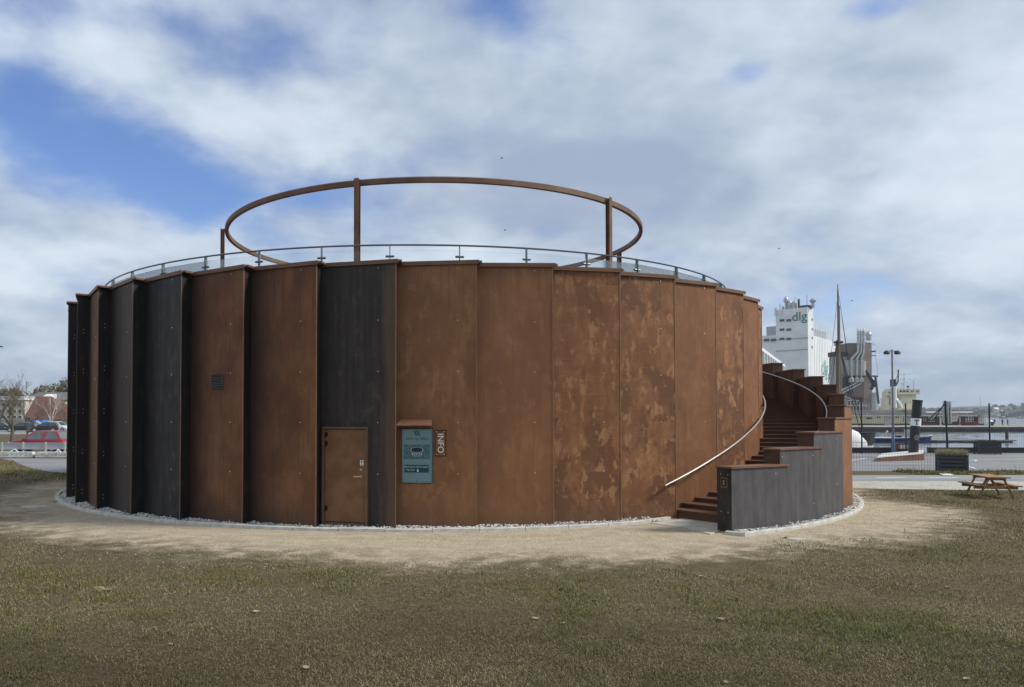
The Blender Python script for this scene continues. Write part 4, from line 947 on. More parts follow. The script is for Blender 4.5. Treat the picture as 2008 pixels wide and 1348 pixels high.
# blue motor boat
p0 = gnd(1762, 868, WL); L_ = 8.2
bt = thing('blue_boat', 'dark blue open motor boat with white gunwale moored at the jetty', 'boat', (p0.x, p0.y, WL)); bt.rotation_euler = (0, 0, R(-4))
b = MB(); d1, d2 = hull(b, L_, 2.3, .62, bow=.3, sheer=.65); link('hull', b.mesh('hull'), 'bluehull', bt, True)
link('deck', deck_mb(d1, d2, -.16).mesh('deck'), 'offwhite', bt)
b = MB(); b.tube([Vector(p)+Vector((0, 0, .02)) for p in d1], .045, 6); b.tube([Vector(p)+Vector((0, 0, .02)) for p in d2], .045, 6); link('gunwale', b.mesh('gunwale'), 'white', bt)
b = MB(); b.prism([(1.2, -.65), (2.5, -.5), (2.5, .5), (1.2, .65)], .5, [1.75, 1.55, 1.55, 1.75]); cb = link('cabin', b.mesh('cabin'), 'white', bt)
for y in (-.655, .655): b = MB(); b.box(1.4, 2.2, y-.01, y+.01, 1.15, 1.45); link('window', b.mesh('window'), 'window', cb)
b = MB(); b.box(.95, 1.05, -.35, .35, .5, 1.6); b.box(1.0, 1.2, -.6, .6, 1.76, 1.82); link('console', b.mesh('console'), 'offwhite', bt)
b = MB(); b.bar((-2.7, 0, .45), (-1.6, 0, 1.45), .05); b.bar((-1.6, 0, .45), (-1.6, 0, 1.45), .05); b.ball((-1.5, 0, 1.5), .16, 8, 5); link('davit', b.mesh('davit'), 'offwhite', bt)
b = MB(); b.lathe((0, 0, .3), [(.15, 0), (.17, .3), (.17, .9), (.1, 1.05)], 8); me = b.mesh('crate'); b2 = MB(); b2.box(-.3, .3, -.25, .25, .45, .95); o = link('engine_box', b2.mesh('engine_box'), 'black', bt)
# floating jetty
y0 = gnd(1700, 869, WL).y+1.4; b_ = thing('jetty', 'long low dark floating jetty across the harbour water', 'jetty', (90, y0, WL))
xj0, xj1 = at(1610, 866, y0).x, at(1994, 866, y0).x; n_ = 14
for k in range(n_):
    w = (xj1-xj0)/n_; b = MB(); b.box(xj0+k*w+.03, xj0+(k+1)*w-.03, y0, y0+1.6, WL+.18, WL+.34); b.build('deck_section', 'rope', b_)
    b = MB(); b.box(xj0+k*w+.4, xj0+(k+1)*w-.4, y0+.2, y0+1.4, WL-.2, WL+.18); b.build('float', 'black', b_)
# mooring pile, plus small piles
for (px, top, bot, rad, lab) in ((1974.5, 844, 866, .20, 'thick dark mooring pile rising from the water at the right'), (1908, 856, 862, .0, '')):
    if not rad: continue
    p0 = gnd(px, bot, WL); zt_ = at(px, top, p0.y).z; pr = thing('mooring_pile', lab, 'pile', (p0.x, p0.y, WL))
    b = MB(); b.tube([(p0.x, p0.y, -2.5), (p0.x, p0.y, zt_)], rad*1.0, 10); b.build('shaft', 'timber', pr, True); b = MB(); b.tube([(p0.x, p0.y, zt_), (p0.x, p0.y, zt_+.08)], rad*1.12, 10); b.build('cap', 'black', pr, True)
# white tarpaulin-covered boat bow close to the quay
tb = thing('covered_boat', 'white boat covered with tarpaulin moored just beyond the stair', 'boat', (at(1600, 870, 54).x, 54, WL)); tb.rotation_euler = (0, 0, R(-8)); tb.scale = (1, 1, 1.5)
b = MB(); d1, d2 = hull(b, 7.0, 2.4, .9, bow=.45, sheer=.2); link('hull', b.mesh('hull'), 'white', tb, True)
b = MB(); vs = []; 
for i in range(13):
    t = i/12; x = -3.3+6.7*t; w = 1.15*math.sqrt(max(.02, 1-max(0, (t-.45)/.55)**2)); h = .9+1.1*math.sqrt(max(0, 1-t**2.2))+.0
    for k in range(7): s_ = pi*k/6; vs.append((x, w*cos(s_), .75+(h-.4)*sin(s_)))
b.add(vs, [(i*7+k, i*7+k+1, (i+1)*7+k+1, (i+1)*7+k) for i in range(12) for k in range(6)]); link('cover', b.mesh('cover'), 'tarp', tb, True)
# sailing ship behind the stair: mast with rigging
mY = 66.; mx = at(1643.5, 750, mY).x; Mz = lambda py: at(1643.5, py, mY).z
sh = thing('sailing_ship', 'sailing ship whose tall wooden mast and rigging rise behind the stair', 'ship', (mx-5, mY, WL))
b = MB(); hb = MB(); d1, d2 = hull(hb, 15, 4.2, 1.8, bow=.3, sheer=.25, stern=.8)
o = link('hull', hb.mesh('hull'), 'black', sh, True); link('deck', deck_mb(d1, d2, -.3).mesh('deck'), 'timber', sh)
b = MB(); b.tube([(mx, mY, 0), (mx, mY, Mz(668))], [.18, .15], 12); b.build('lower_mast', 'mastwood', sh, True)
b = MB(); b.tube([(mx-.04, mY-.22, Mz(690)), (mx-.04, mY-.22, Mz(575)), (mx-.04, mY-.22, Mz(560))], [.105, .065, .025], 10); b.build('topmast', 'mastwood', sh, True)
b = MB(); b.tube([(mx-.04, mY-.22, Mz(576)), (mx-.04, mY-.22, Mz(559))], [.05, .03], 8); b.build('truck', 'black', sh, True)
b = MB(); b.tube([(mx+.18, mY, Mz(770)), (mx+.13, mY-.1, Mz(600))], [.09, .05], 8); b.build('gaff', 'mastwood', sh, True)
b = MB(); b.box(mx-.32, mx+.32, mY-.3, mY+.1, Mz(674), Mz(670)); b.tube([(mx-.3, mY, Mz(677)), (mx+.3, mY, Mz(677))], .06, 8); b.build('crosstree', 'black', sh)
def M3(px, py, dy=0): return at(px, py, mY+dy)
for (a, c) in (((1643, 580), (1618, 800)), ((1645, 580), (1672, 760)), ((1648, 600), (1660, 690)), ((1641, 672), (1612, 806)), ((1641, 674), (1622, 806)), ((1640, 672), (1628, 806)), ((1647, 674), (1662, 760)), ((1646, 676), (1682, 830)), ((1647, 690), (1692, 866)), ((1645, 676), (1705, 880))):
    b = MB(); b.tube([M3(*a), M3(*c, dy=1.2)], .018 if c[0] < 1680 else .03, 4); b.build('stay', 'gantry', sh)
for k in range(7):
    b = MB(); z = Mz(760-9*k); b.bar((mx-.35-.06*(7-k), mY+.3, z), (mx-.15-.03*(7-k), mY+.3, z), .02); b.build('ratline', 'gantry', sh)
# far-quay objects --------------------------------------------------
def wallbox(nm, x0, x1, y0, y1, z0, z1, mat, par): b = MB(); b.box(x0, x1, y0, y1, z0, z1); return b.build(nm, mat, par)
WY = 205.
def Wp(px, py, Y=WY): return at(px, py, Y)
def gable(b, x0, x1, y0, y1, z0, z1, hip0=0, hip1=0, ov=.4):
    ym = (y0+y1)/2
    vs = [(x0-ov, y0-ov, z0), (x1+ov, y0-ov, z0), (x1+ov, y1+ov, z0), (x0-ov, y1+ov, z0), (x0-ov+hip0, ym, z1), (x1+ov-hip1, ym, z1)]
    b.add(vs, [(0, 1, 5, 4), (2, 3, 4, 5), (3, 0, 4), (1, 2, 5), (3, 2, 1, 0)])
def warehouse(lab, pxa, pxb, mat, zr, wins, doors, hip1=0., depth=9., Y=WY):
    xa, xb = Wp(pxa, 830, Y).x, Wp(pxb, 830, Y).x; zw = Wp(pxa, 815.8, Y).z; r_ = thing('warehouse', lab, 'building', ((xa+xb)/2, Y, FQ), 'sheds on the far quay')
    wallbox('wall', xa, xb, Y, Y+depth, FQ+.45, zw, mat, r_); wallbox('plinth_course', xa, xb, Y+.03, Y+depth-.03, FQ, FQ+.45, 'quaywall', r_)
    b = MB(); gable(b, xa, xb, Y, Y+depth, zw+.02, zr, 0, hip1); b.build('roof', 'darkroof', r_)
    b = MB(); b.box(xa-.42, xb+.42, Y-.46, Y-.41, zw-.12, zw+.08); b.build('eaves_board', 'offwhite', r_)
    for (a, c, t, u, nx_, nz_) in wins:
        x0, x1, z1_, z0_ = Wp(a, t, Y).x, Wp(c, t, Y).x, Wp(a, t, Y).z, Wp(a, u, Y).z
        w_ = wallbox('window', x0, x1, Y-.08, Y-.01, z0_, z1_, 'white', r_); pw, phh = (x1-x0)/nx_, (z1_-z0_)/nz_
        for i in range(nx_):
            for j in range(nz_): wallbox('pane', x0+i*pw+.09, x0+(i+1)*pw-.09, Y-.11, Y-.081, z0_+j*phh+.07, z0_+(j+1)*phh-.07, 'window', w_)
    for (a, c, t, mt_) in doors: wallbox('door', Wp(a, t, Y).x, Wp(c, t, Y).x, Y-.09, Y-.01, FQ+.02, Wp(a, t, Y).z, mt_, r_)
    return r_, xa, xb, zw
zr = Wp(1800, 804, WY+4.5).z
warehouse('long pale yellow shed with dark felt roof on the far quay', 1640, 1788, 'yellow', zr, [(1718, 1726.5, 816.5, 821, 2, 1), (1755, 1763.5, 816.5, 821, 2, 1), (1769.5, 1786, 816.3, 827.5, 4, 3), (1698, 1711, 818.5, 823, 1, 1)], [(1734, 1747, 817, 'greyclad')])
r_, xa, xb, zw = warehouse('long dark red shed with white roof lights on the far quay', 1789, 1918, 'redwall', zr, [(1820.5, 1832, 817, 827, 4, 1), (1893.5, 1908.5, 817.5, 827.5, 3, 2), (1811, 1815.5, 820, 826, 1, 1), (1847, 1852, 819, 826, 1, 1), (1858, 1871, 819, 828, 3, 1)], [(1842, 1845.5, 818, 'offwhite'), (1881, 1883, 818, 'offwhite')], 3.)
ym = WY+4.5; zev = zw+.02
for (a, c) in ((1817, 1847), (1860, 1908.5)):
    x0, x1 = Wp(a, 808, WY+2.2).x, Wp(c, 808, WY+2.2).x
    def rp_(f, x): return Vector((x, WY-.4+f*(4.9), zev+f*(zr-zev)+.06))
    b = MB(); vs = [rp_(.52, x0), rp_(.52, x1), rp_(.64, x1), rp_(.64, x0)]; vs += [v-Vector((0, 0, .05)) for v in vs]; b.add(vs, [(0, 1, 2, 3), (7, 6, 5, 4), (0, 4, 5, 1), (1, 5, 6, 2), (2, 6, 7, 3), (3, 7, 4, 0)]); b.build('roof_light', 'offwhite', r_)
warehouse('small cream gable end shed closing the row of quay sheds', 1919, 1931, 'cream', Wp(1925, 807, WY).z, [(1922, 1927, 820, 826, 2, 2)], [], 3.4, 7.)
# red dinghy ashore, white dome tent, benches, people
rb = Wp(1901, 834, WY-4); o = thing('red_dinghy', 'small red boat lying ashore in front of the dark red shed', 'boat', (rb.x, WY-4, FQ+.3)); o.rotation_euler = (0, 0, R(4))
b = MB(); d1, d2 = hull(b, 4.4, 1.5, .55, bow=.4, sheer=.5, draft=.3); link('hull', b.mesh('hull'), 'redhull', o, True); link('inside', deck_mb(d1, d2, -.12).mesh('inside'), 'offwhite', o)
dt = Wp(1940, 834, WY-6); o = thing('dome_tent', 'white dome-shaped tent on the far quay beside the sheds', 'tent', (dt.x, WY-6, FQ))
b = MB(); b.lathe((dt.x, WY-6, FQ), [(1.15, 0), (1.12, .5), (.95, 1.0), (.6, 1.4), (.02, 1.6)], 12); b.build('canopy', 'white', o, True); wallbox('opening', dt.x-.35, dt.x+.35, WY-7.2, WY-7.0, FQ, FQ+1., 'window', o)
def person(px, py, Y, h, face, cloth, lab, arm=0):
    p = at(px, py, Y); r_ = thing('person', lab, 'person', (p.x, Y, FQ)); r_.rotation_euler = (0, 0, face)
    joints = {'pel': (0, 0, .95), 'ch': (.02, 0, 1.30), 'nk': (.03, 0, 1.47), 'hd': (.05, 0, 1.62), 'tp': (.05, 0, 1.74), 'kl': (.10, .10, .50), 'fl': (-.02, .11, .06), 'kr': (-.02, -.10, .50), 'fr': (-.14, -.11, .06),
              'tl': (.12, .12, .03), 'tr': (.0, -.12, .03), 'sl': (.02, .19, 1.40), 'el': (.06 if not arm else .2, .24, 1.12 if not arm else 1.22), 'wl': (.18 if not arm else .38, .22, .92 if not arm else 1.25), 'sr': (.02, -.19, 1.40), 'er': (-.05, -.24, 1.12), 'wr': (.06, -.22, .9)}
    rad = {'pel': .15, 'ch': .16, 'nk': .06, 'hd': .10, 'tp': .07, 'kl': .075, 'fl': .05, 'kr': .075, 'fr': .05, 'tl': .035, 'tr': .035, 'sl': .075, 'el': .05, 'wl': .04, 'sr': .075, 'er': .05, 'wr': .04}
    ed = [('pel', 'ch'), ('ch', 'nk'), ('nk', 'hd'), ('hd', 'tp'), ('pel', 'kl'), ('kl', 'fl'), ('fl', 'tl'), ('pel', 'kr'), ('kr', 'fr'), ('fr', 'tr'), ('ch', 'sl'), ('sl', 'el'), ('el', 'wl'), ('ch', 'sr'), ('sr', 'er'), ('er', 'wr')]
    ks = list(joints); me = bpy.data.meshes.new('body'); s_ = h/1.75
    me.from_pydata([tuple(c*s_ for c in joints[k]) for k in ks], [(ks.index(a), ks.index(c)) for a, c in ed], [])
    o = bpy.data.objects.new('body', me); COL.objects.link(o); o.parent = r_
    md = o.modifiers.new('skin', 'SKIN'); sv = me.skin_vertices[0].data
    for i, k in enumerate(ks): sv[i].radius = (rad[k]*s_, rad[k]*s_)
    sv[0].use_root = True; o.modifiers.new('sub', 'SUBSURF').levels = 1; me.materials.append(MT[cloth])
    b = MB(); b.ball((.065*s_, 0, 1.64*s_), .105*s_, 10, 8, (.95, .85, 1.15)); link('face', b.mesh('face'), 'skin', r_, True)
    b = MB(); b.ball((.035*s_, 0, 1.69*s_), .11*s_, 10, 8, (.95, .9, .85)); link('hair', b.mesh('hair'), 'black', r_, True)
person(1966, 833.6, WY-3, 1.72, R(200), 'cloth', 'person in dark clothes standing near the end of the far quay'); person(1976, 833.6, WY-2, 1.75, R(160), 'cloth', 'person with one arm raised beside a pale post on the far quay', 1); person(1950, 833.8, WY-5, 1.7, R(30), 'cloth', 'person in dark jacket beside the white dome tent')
b = MB(); q0 = Wp(1978.5, 833, WY-2); b.tube([(q0.x+.25, WY-2, FQ), (q0.x+.25, WY-2, FQ+1.55)], .14, 8); tag(b.build('white_post', 'white'), 'short white post on the far quay by the walkers', 'post')

# ferry behind the sheds
FY = 262.; Fp = lambda px, py: at(px, py, FY)
fe = thing('ferry', 'cream ferry superstructure with black funnel behind the quay sheds', 'ship', (Fp(1770, 800).x, FY, WL))
def fbox(nm, pa, pb, ta, ba, y0, y1, mat, par=None): return wallbox(nm, Fp(pa, ta).x, Fp(pb, ta).x, FY+y0, FY+y1, Fp(pa, ba).z, Fp(pa, ta).z, mat, par or fe)
b = MB(); x0, x1 = Fp(1728, 800).x, Fp(1815, 800).x; b.prism([(x0+1.5, FY-1), (x1, FY-1), (x1, FY+5), (x0+1.5, FY+5)], WL-1, Fp(1740, 805).z); b.build('hull', 'ferry', fe)
hs = fbox('deckhouse', 1741, 1789, 767.5, 806, 1, 3.5, 'ferry'); br = fbox('bridge', 1761, 1804, 763.2, 773.5, 0, 3.2, 'ferry'); fbox('lower_house', 1739.5, 1796, 780, 806, .6, 3.9, 'ferry'); fbox('bridge_wing', 1741, 1748, 763.5, 776, .2, 2, 'ferry'); fbox('wing_house', 1789, 1800, 773.6, 790, .9, 3, 'ferry')
for (a, c) in ((1764, 1768.5), (1770.5, 1775), (1777, 1781.5), (1786, 1787.5), (1789, 1791.5), (1796, 1797.5), (1799, 1801.5)): fbox('window', a, c, 766, 769.3, -.06, -.005, 'window', br)
for (px, py) in ((1742.5, 768.5), (1745, 770)): fbox('window', px, px+2, py, py+2.2, .1, .19, 'window')
fbox('doorway', 1746, 1752, 781, 794.5, .5, .58, 'window'); fbox('stair', 1763.5, 1768, 778, 785, .3, .58, 'greyclad'); fbox('rail', 1762, 1790, 787, 787.8, .2, .5, 'offwhite')
b = MB(); c_ = Fp(1752.8, 780); rw = (Fp(1758.8, 780).x-Fp(1747, 780).x)/2
for (za1, za2, mt_, nm, rr_) in ((800, 758, 'offwhite', 'funnel', 1.0), (758, 744.5, 'black', 'funnel_top', .92)):
    b = MB(); b.tube([(c_.x, FY-.8+rw, Fp(1752, za1).z), (c_.x, FY-.8+rw, Fp(1752, za2).z)], rw*rr_, 14); b.build(nm, mt_, fe, True)
b = MB(); b.tube([Fp(1757, 756), Fp(1761, 749), Fp(1761.5, 725)], .22, 8); b.build('exhaust_pipe', 'gantry', fe); b = MB(); b.tube([Fp(1755, 746), Fp(1761, 735)], .08, 6); b.build('brace', 'gantry', fe)
for (mxp, tp_, yards) in ((1772.5, 732, ((1765, 1783, 735), (1766, 1774, 744.5))), (1791.3, 745.5, ((1784, 1795, 744.5),))):
    b = MB(); b.tube([Fp(mxp, 764), Fp(mxp, tp_)], .09, 6)
    for (a, c, yy) in yards: b.tube([Fp(a, yy), Fp(c, yy-1)], .05, 5); b.tube([Fp(a, yy+1.5), Fp(a, yy-1.5)], .08, 5); b.tube([Fp(c, yy+.5), Fp(c, yy-2.5)], .06, 5)
    b.build('mast', 'pipe', fe)
b = MB(); b.ball(Fp(1780.5, 758.5), .38, 10, 6); b.tube([Fp(1780.5, 764), Fp(1780.5, 759)], .1, 6); b.build('radar_dome', 'gantry', fe); b = MB(); b.tube([Fp(1768, 763), Fp(1769.5, 752)], .15, 6); b.ball(Fp(1769.7, 752), .35, 8, 5); b.build('searchlight', 'offwhite', fe)
b = MB(); b.tube([Fp(1768, 800), Fp(1759, 785)], .5, 8); b.ball(Fp(1757, 786), .9, 10, 6); b.tube([Fp(1762, 787), Fp(1767, 796)], .45, 8); b.build('vent_cowl', 'white', fe, True)

# grain silo with dlg lettering ---------------------------------------
SY = 300.; cn = at(1586, 800, SY); ux = Vector((-.70, .714, 0)); vx = Vector((.66, .751, 0))     # left-back, right-back
si = thing('grain_silo', 'tall pale grain silo with green dlg letters and rooftop ventilators', 'silo', (cn.x, SY, FQ))
def along(px, d): # distance along d from corner to hit pixel column px
    k = (px-PX)/F; c = Vector((0, cos(PIT), 0)); # approx: x/y = k'
    kk = at(px, 800, 100).x/100; return (cn.x-kk*cn.y)/(kk*d.y-d.x)
def silo_block(nm, u0, u1, v0, v1, z0, z1, mat, par=si):
    b = MB(); P_ = [cn+ux*u0+vx*v0, cn+ux*u1+vx*v0, cn+ux*u1+vx*v1, cn+ux*u0+vx*v1]; b.prism([(q.x, q.y) for q in P_], z0, z1); return b.build(nm, mat, par)
zS = at(1586, 602.5, SY).z; uT = along(1523, ux); vT = along(1597, vx)
tower = silo_block('tower', 0, uT, 0, vT, FQ, zS, 'silo')
zL = at(1500, 657, SY+uT*.71).z; uL = along(1478, ux)
silo_block('low_block', uT, uL, .3, vT+6, FQ, zL, 'silo')
zR = at(1610, 661, SY+12).z; vR = along(1641, vx)
ribs = silo_block('storage_block', .15, uT, vT, vR, FQ, zR, 'siloside')
nr = 14
for k in range(nr):
    v = vT+(vR-vT)*(k+.5)/nr; b = MB(); c = cn+ux*-.05+vx*v+Vector((0, 0, (FQ+zR)/2)); b.obox(c, ux*.08, vx*.12, Vector((0, 0, (zR-FQ)/2-.05))); b.build('rib', 'siloside', ribs)
silo_block('roof_gallery', 1.2, uT-2, vT+.5, vR*.72, zR, zR+3.2, 'silocap')
b = MB(); zb_ = at(1510, 645, SY+uT*.8).z; P_ = [cn+ux*(uT+.5)+vx*2, cn+ux*(uT+4.5)+vx*2, cn+ux*(uT+4.5)+vx*6, cn+ux*(uT+.5)+vx*6]; b.prism([(q.x, q.y) for q in P_], zL, zb_+1.2); b.build('lift_house', 'greyclad', si)
fn_ = -vx.cross(Vector((0, 0, 1))); 
nF = Vector((-ux.y, ux.x, 0)); nF = nF if nF.y < 0 else -nF        # outward of front face
nS = Vector((vx.y, -vx.x, 0)); nS = nS if nS.x > 0 else -nS
def on_front(px, py):
    d = ray(px, py); c = Vector((0, 0, EYE)); t = (cn-c).dot(nF)/d.dot(nF); return c+d*t
def on_side(px, py):
    d = ray(px, py); c = Vector((0, 0, EYE)); t = (cn-c).dot(nS)/d.dot(nS); return c+d*t
for py in (626.5, 644.8, 662.8):
    for (a, c) in ((1529, 1538.5), (1542, 1552)):
        p_, q_ = on_front(a, py), on_front(c, py+5); h_ = (p_.z-on_front(a, py+5).z)/2; m_ = (p_+q_)/2; m_.z = p_.z-h_; b = MB(); b.obox(m_+nF*.06, ux*((p_-q_).xy.length/2), nF*.08, Vector((0, 0, h_))); w_ = b.build('window', 'silocap', tower)
        for s_ in (-.66, 0, .66): b = MB(); b.obox(m_+nF*.16+ux*(p_-q_).xy.length/2*s_, ux*((p_-q_).xy.length/2*.27), nF*.03, Vector((0, 0, h_*.78))); b.build('pane', 'window', w_)
for (a, c) in ((1498.5, 1508.5), (1512, 1521.5)):
    p_, q_ = on_front(a, 665), on_front(c, 669); b = MB(); m_ = (p_+q_)/2; b.obox(m_+nF*.1-vx*0, ux*((p_-q_).xy.length/2), nF*.3, Vector((0, 0, .45))); b.build('window', 'window', si)
for py in (627, 646, 663, 681):
    p_ = on_side(1592.5, py); b = MB(); b.obox(p_+nS*.05, vx*.7, nS*.08, Vector((0, 0, .45))); b.build('window', 'window', tower)
for py in (691.5, 714):
    p_ = on_front(1554, py); b = MB(); b.obox(cn+ux*(uT/2)+nF*.05+Vector((0, 0, p_.z)), ux*(uT/2+.05), nF*.12, Vector((0, 0, .16))); b.build('cornice_band', 'silocap', tower)
text_mb('dlg', 5.1, frame4(on_front(1567.5, 621.5)+nF*.08, -ux, (0, 0, 1), nF), .06).build('lettering', 'dlggreen', tower)
text_mb('dlg', 8.6, frame4(on_side(1617, 722)+nS*.35, vx, (0, 0, 1), nS), .05).build('lettering', 'dlgfaded', ribs)
def roof_item(px, py0, py1, rad, shape, mat='pipe'):
    p_ = on_front(px, py1)-nF*2.5; zt_ = at(px, py0, p_.y).z; zb_ = zS-.1; h = zt_-zb_; b = MB()
    if shape == 'cyclone': b.lathe((p_.x, p_.y, zb_), [(rad*.45, 0), (rad*.5, h*.55), (rad*.95, h*.62), (rad, h*.78), (rad*.6, h*.93), (rad*.2, h)], 12)
    elif shape == 'pot': b.lathe((p_.x, p_.y, zb_), [(rad*.7, 0), (rad, h*.25), (rad, h*.7), (rad*.7, h*.9), (rad*.25, h)], 12)
    else: b.tube([(p_.x, p_.y, zb_), (p_.x, p_.y, zt_)], rad, 8)
    b.build('ventilator' if shape != 'rod' else 'aerial', mat, si, True)
for a in ((1537, 582, 604, 1.0, 'cyclone'), (1544, 590, 604, .95, 'pot'), (1552, 591, 604, 1.2, 'pot'), (1562, 587, 604, .45, 'rod', 'gantry'), (1590, 585, 604, 1.25, 'cyclone'), (1554.5, 582, 604, .08, 'rod', 'gantry'), (1578, 579, 604, .09, 'rod', 'gantry'), (1525, 596, 606, .09, 'rod', 'gantry'), (1531, 600, 606, .5, 'pot')): roof_item(*a)
b = MB(); p_ = on_front(1573, 602)-nF*4; b.lathe((p_.x, p_.y, zS), [(2.6, 0), (2.8, .5), (2.6, 1.1), (.4, 1.2)], 14); b.build('roof_tank', 'gantry', si)
b = MB(); p_ = on_front(1523, 612); b.obox(p_+nF*.3+ux*.3, ux*.35, nF*.35, Vector((0, 0, 1.6))); p_ = on_front(1533, 613); b.obox(p_+nF*.2, ux*.3, nF*.25, Vector((0, 0, 1.0))); b.build('antenna_box', 'offwhite', si)
b = MB(); p_ = cn+vx*(vT+6)+ux*4; b.tube([(p_.x, p_.y, zR), (p_.x, p_.y, zR+6)], .25, 6); b.lathe((p_.x, p_.y, zR+5), [(.3, 0), (2.3, .4), (2.3, .7), (1., 1.4), (.9, 2.2)], 12); b.build('roof_hopper', 'gantry', si)
# white colonnaded block in front of the silo
cb = thing('colonnaded_block', 'white flat-roofed block with narrow columns peeping over the stair', 'building', (at(1512, 700, 140).x, 140, FQ))
pa, pb = at(1470, 666, 112), at(1537.5, 719.5, 168); pa.z = pb.z = (pa.z+pb.z)/2; d_ = (pb-pa); dl = d_.length; d_.normalize(); n_ = Vector((d_.y, -d_.x, 0)); n_ = n_ if n_.x > 0 else -n_
zt_ = at(1512, 698, pa.lerp(pb, .55).y).z
b = MB(); c = pa+d_*dl/2-n_*5; b.obox((c.x, c.y, (zt_-.55+FQ)/2), d_*(dl/2-.1), n_*4.2, Vector((0, 0, (zt_-.55-FQ)/2))); b.build('wall', 'greyclad', cb)
b = MB(); b.obox((c.x, c.y, zt_-.25), d_*(dl/2+.4), n_*5.2, Vector((0, 0, .28))); b.build('roof_slab', 'white', cb)
for k in range(15):
    q = pa+d_*(dl*k/14); b = MB(); b.obox((q.x, q.y, (zt_-.54+FQ)/2), d_*.35, n_*.35, Vector((0, 0, (zt_-.54-FQ)/2))); b.build('column', 'white', cb)

# brown silo complex --------------------------------------------------
BY = 280.; Bp = lambda px, py, dy=0: at(px, py, BY+dy)
bs = thing('brown_silo', 'brown ribbed silo works with three bent exhaust ducts and cyclone', 'silo', (Bp(1694, 800).x, BY, FQ))
def bbox(nm, pa, pb, ta, ba, y0, y1, mat, par=None): return wallbox(nm, Bp(pa, ta).x, Bp(pb, ta).x, BY+y0, BY+y1, Bp(pa, ba).z if ba else FQ, Bp(pa, ta).z, mat, par or bs)
bbox('tower', 1672.5, 1698, 671.5, None, 3, 9, 'brownsilo')
rt = bbox('ribbed_tower', 1698, 1713.5, 671, None, 2, 12, 'ribsilo')
for k in range(9):
    x = Bp(1698.8+1.78*k, 680).x; wallbox('rib', x-.2, x+.2, BY+1.6, BY+2, FQ, Bp(1700, 672.5).z, 'ribsilo', rt)
bbox('link_building', 1648, 1673, 698, None, 4.2, 8, 'greyclad'); bbox('link_roof', 1646, 1673, 688.5, 697.5, 4, 8.2, 'gantry')
bbox('hopper_house', 1664, 1695, 706, 737, .4, 2.9, 'greyclad'); bbox('hopper_side', 1695.2, 1700, 708, 737, .6, 1.9, 'offwhite'); bbox('platform', 1660, 1701, 737, 738.5, -.4, 1.9, 'gantry'); bbox('lower_house', 1672, 1694.5, 752, 779, .4, 2.9, 'brownsilo'); bbox('recess', 1660, 1671, 738.8, 770, 1.4, 2.8, 'gantry')
for (x0, x1, x2, mid) in ((1682.7, 1669.5, 1669.5, 690), (1688, 1680, 1680, 690), (1693.5, 1689, 1688.5, 690)):
    b = MB(); b.tube([Bp(x0, 647), Bp(x0, 690), Bp(x1, 704), Bp(x2, 744), Bp(x2-(0 if x0 < 1685 else 1), 752)], .42, 8); b.build('exhaust_duct', 'pipe', bs, True)
    b = MB(); b.lathe(Bp(x0, 650), [(.5, 0), (.5, .6), (.3, 1.1)], 8); b.build('duct_cap', 'white', bs, True)
    b = MB(); b.lathe(Bp(x2, 752.5), [(.25, 0), (.95, .6), (.95, 1.9), (.3, 2.5)], 10); b.build('duct_filter', 'pipe', bs, True)
for (a, c) in (((1680, 751), (1650, 766)), ((1689, 752), (1652, 771))): b = MB(); b.tube([Bp(*a), Bp(*c)], .35, 8); b.build('conveyor_tube', 'pipe', bs, True)
b = MB(); p_ = Bp(1703, 668, 5); zc = Bp(1703, 650, 5).z; hh = zc-p_.z; b.lathe(p_, [(.95, 0), (.95, hh*.45), (1.15, hh*.5), (1.15, hh*.62), (.9, hh*.85), (.2, hh)], 12); b.build('cyclone', 'pipe', bs, True)
b = MB(); b.bar(Bp(1695, 671), Bp(1716, 676), .12); b.bar(Bp(1709, 690), Bp(1717, 689), .5); b.bar(Bp(1709, 698), Bp(1717, 698), .3); b.build('roof_rail', 'gantry', bs)
b = MB()
for k in range(10): a, c = Bp(1698+1.9*k, 727+2.6*k, -1), Bp(1700+1.9*k, 733+2.9*k, -1); b.bar(a, c, .5); 
b.bar(Bp(1698, 727, -1), Bp(1716, 752, -1), .35); b.bar(Bp(1699, 734, -1), Bp(1714, 760, -1), .35); b.bar(Bp(1717, 747, -1), Bp(1708, 764, -1), .9); b.build('loading_chute', 'gantry', bs)
b = MB(); b.tube([Bp(1716.5, 738, -2), Bp(1723, 792, -2)], .4, 8); b.bar(Bp(1711, 738, -2), Bp(1721, 738.5, -2), .6); b.bar(Bp(1714, 752, -2), Bp(1720.5, 752, -2), .25); b.build('crane_leg', 'teal', bs)
b = MB(); b.tube([Bp(1716, 690, -1), Bp(1722, 740, -1)], .05, 4); b.build('hoist_cable', 'gantry', bs); bbox('shed_side', 1714, 1720, 770, None, -1, 4, 'silo')
b = MB()
for (a, c) in (((1640, 785), (1684, 786)), ((1640, 795), (1700, 796)), ((1645, 772), (1680, 788))): b.bar(Bp(*a, dy=-4), Bp(*c, dy=-4), .35)
for px in range(1650, 1716, 6): b.bar(Bp(px, 786+.1*(px-1650), -4), Bp(px, 812, -4), .25)
b.build('quay_gantry', 'greyclad', bs)

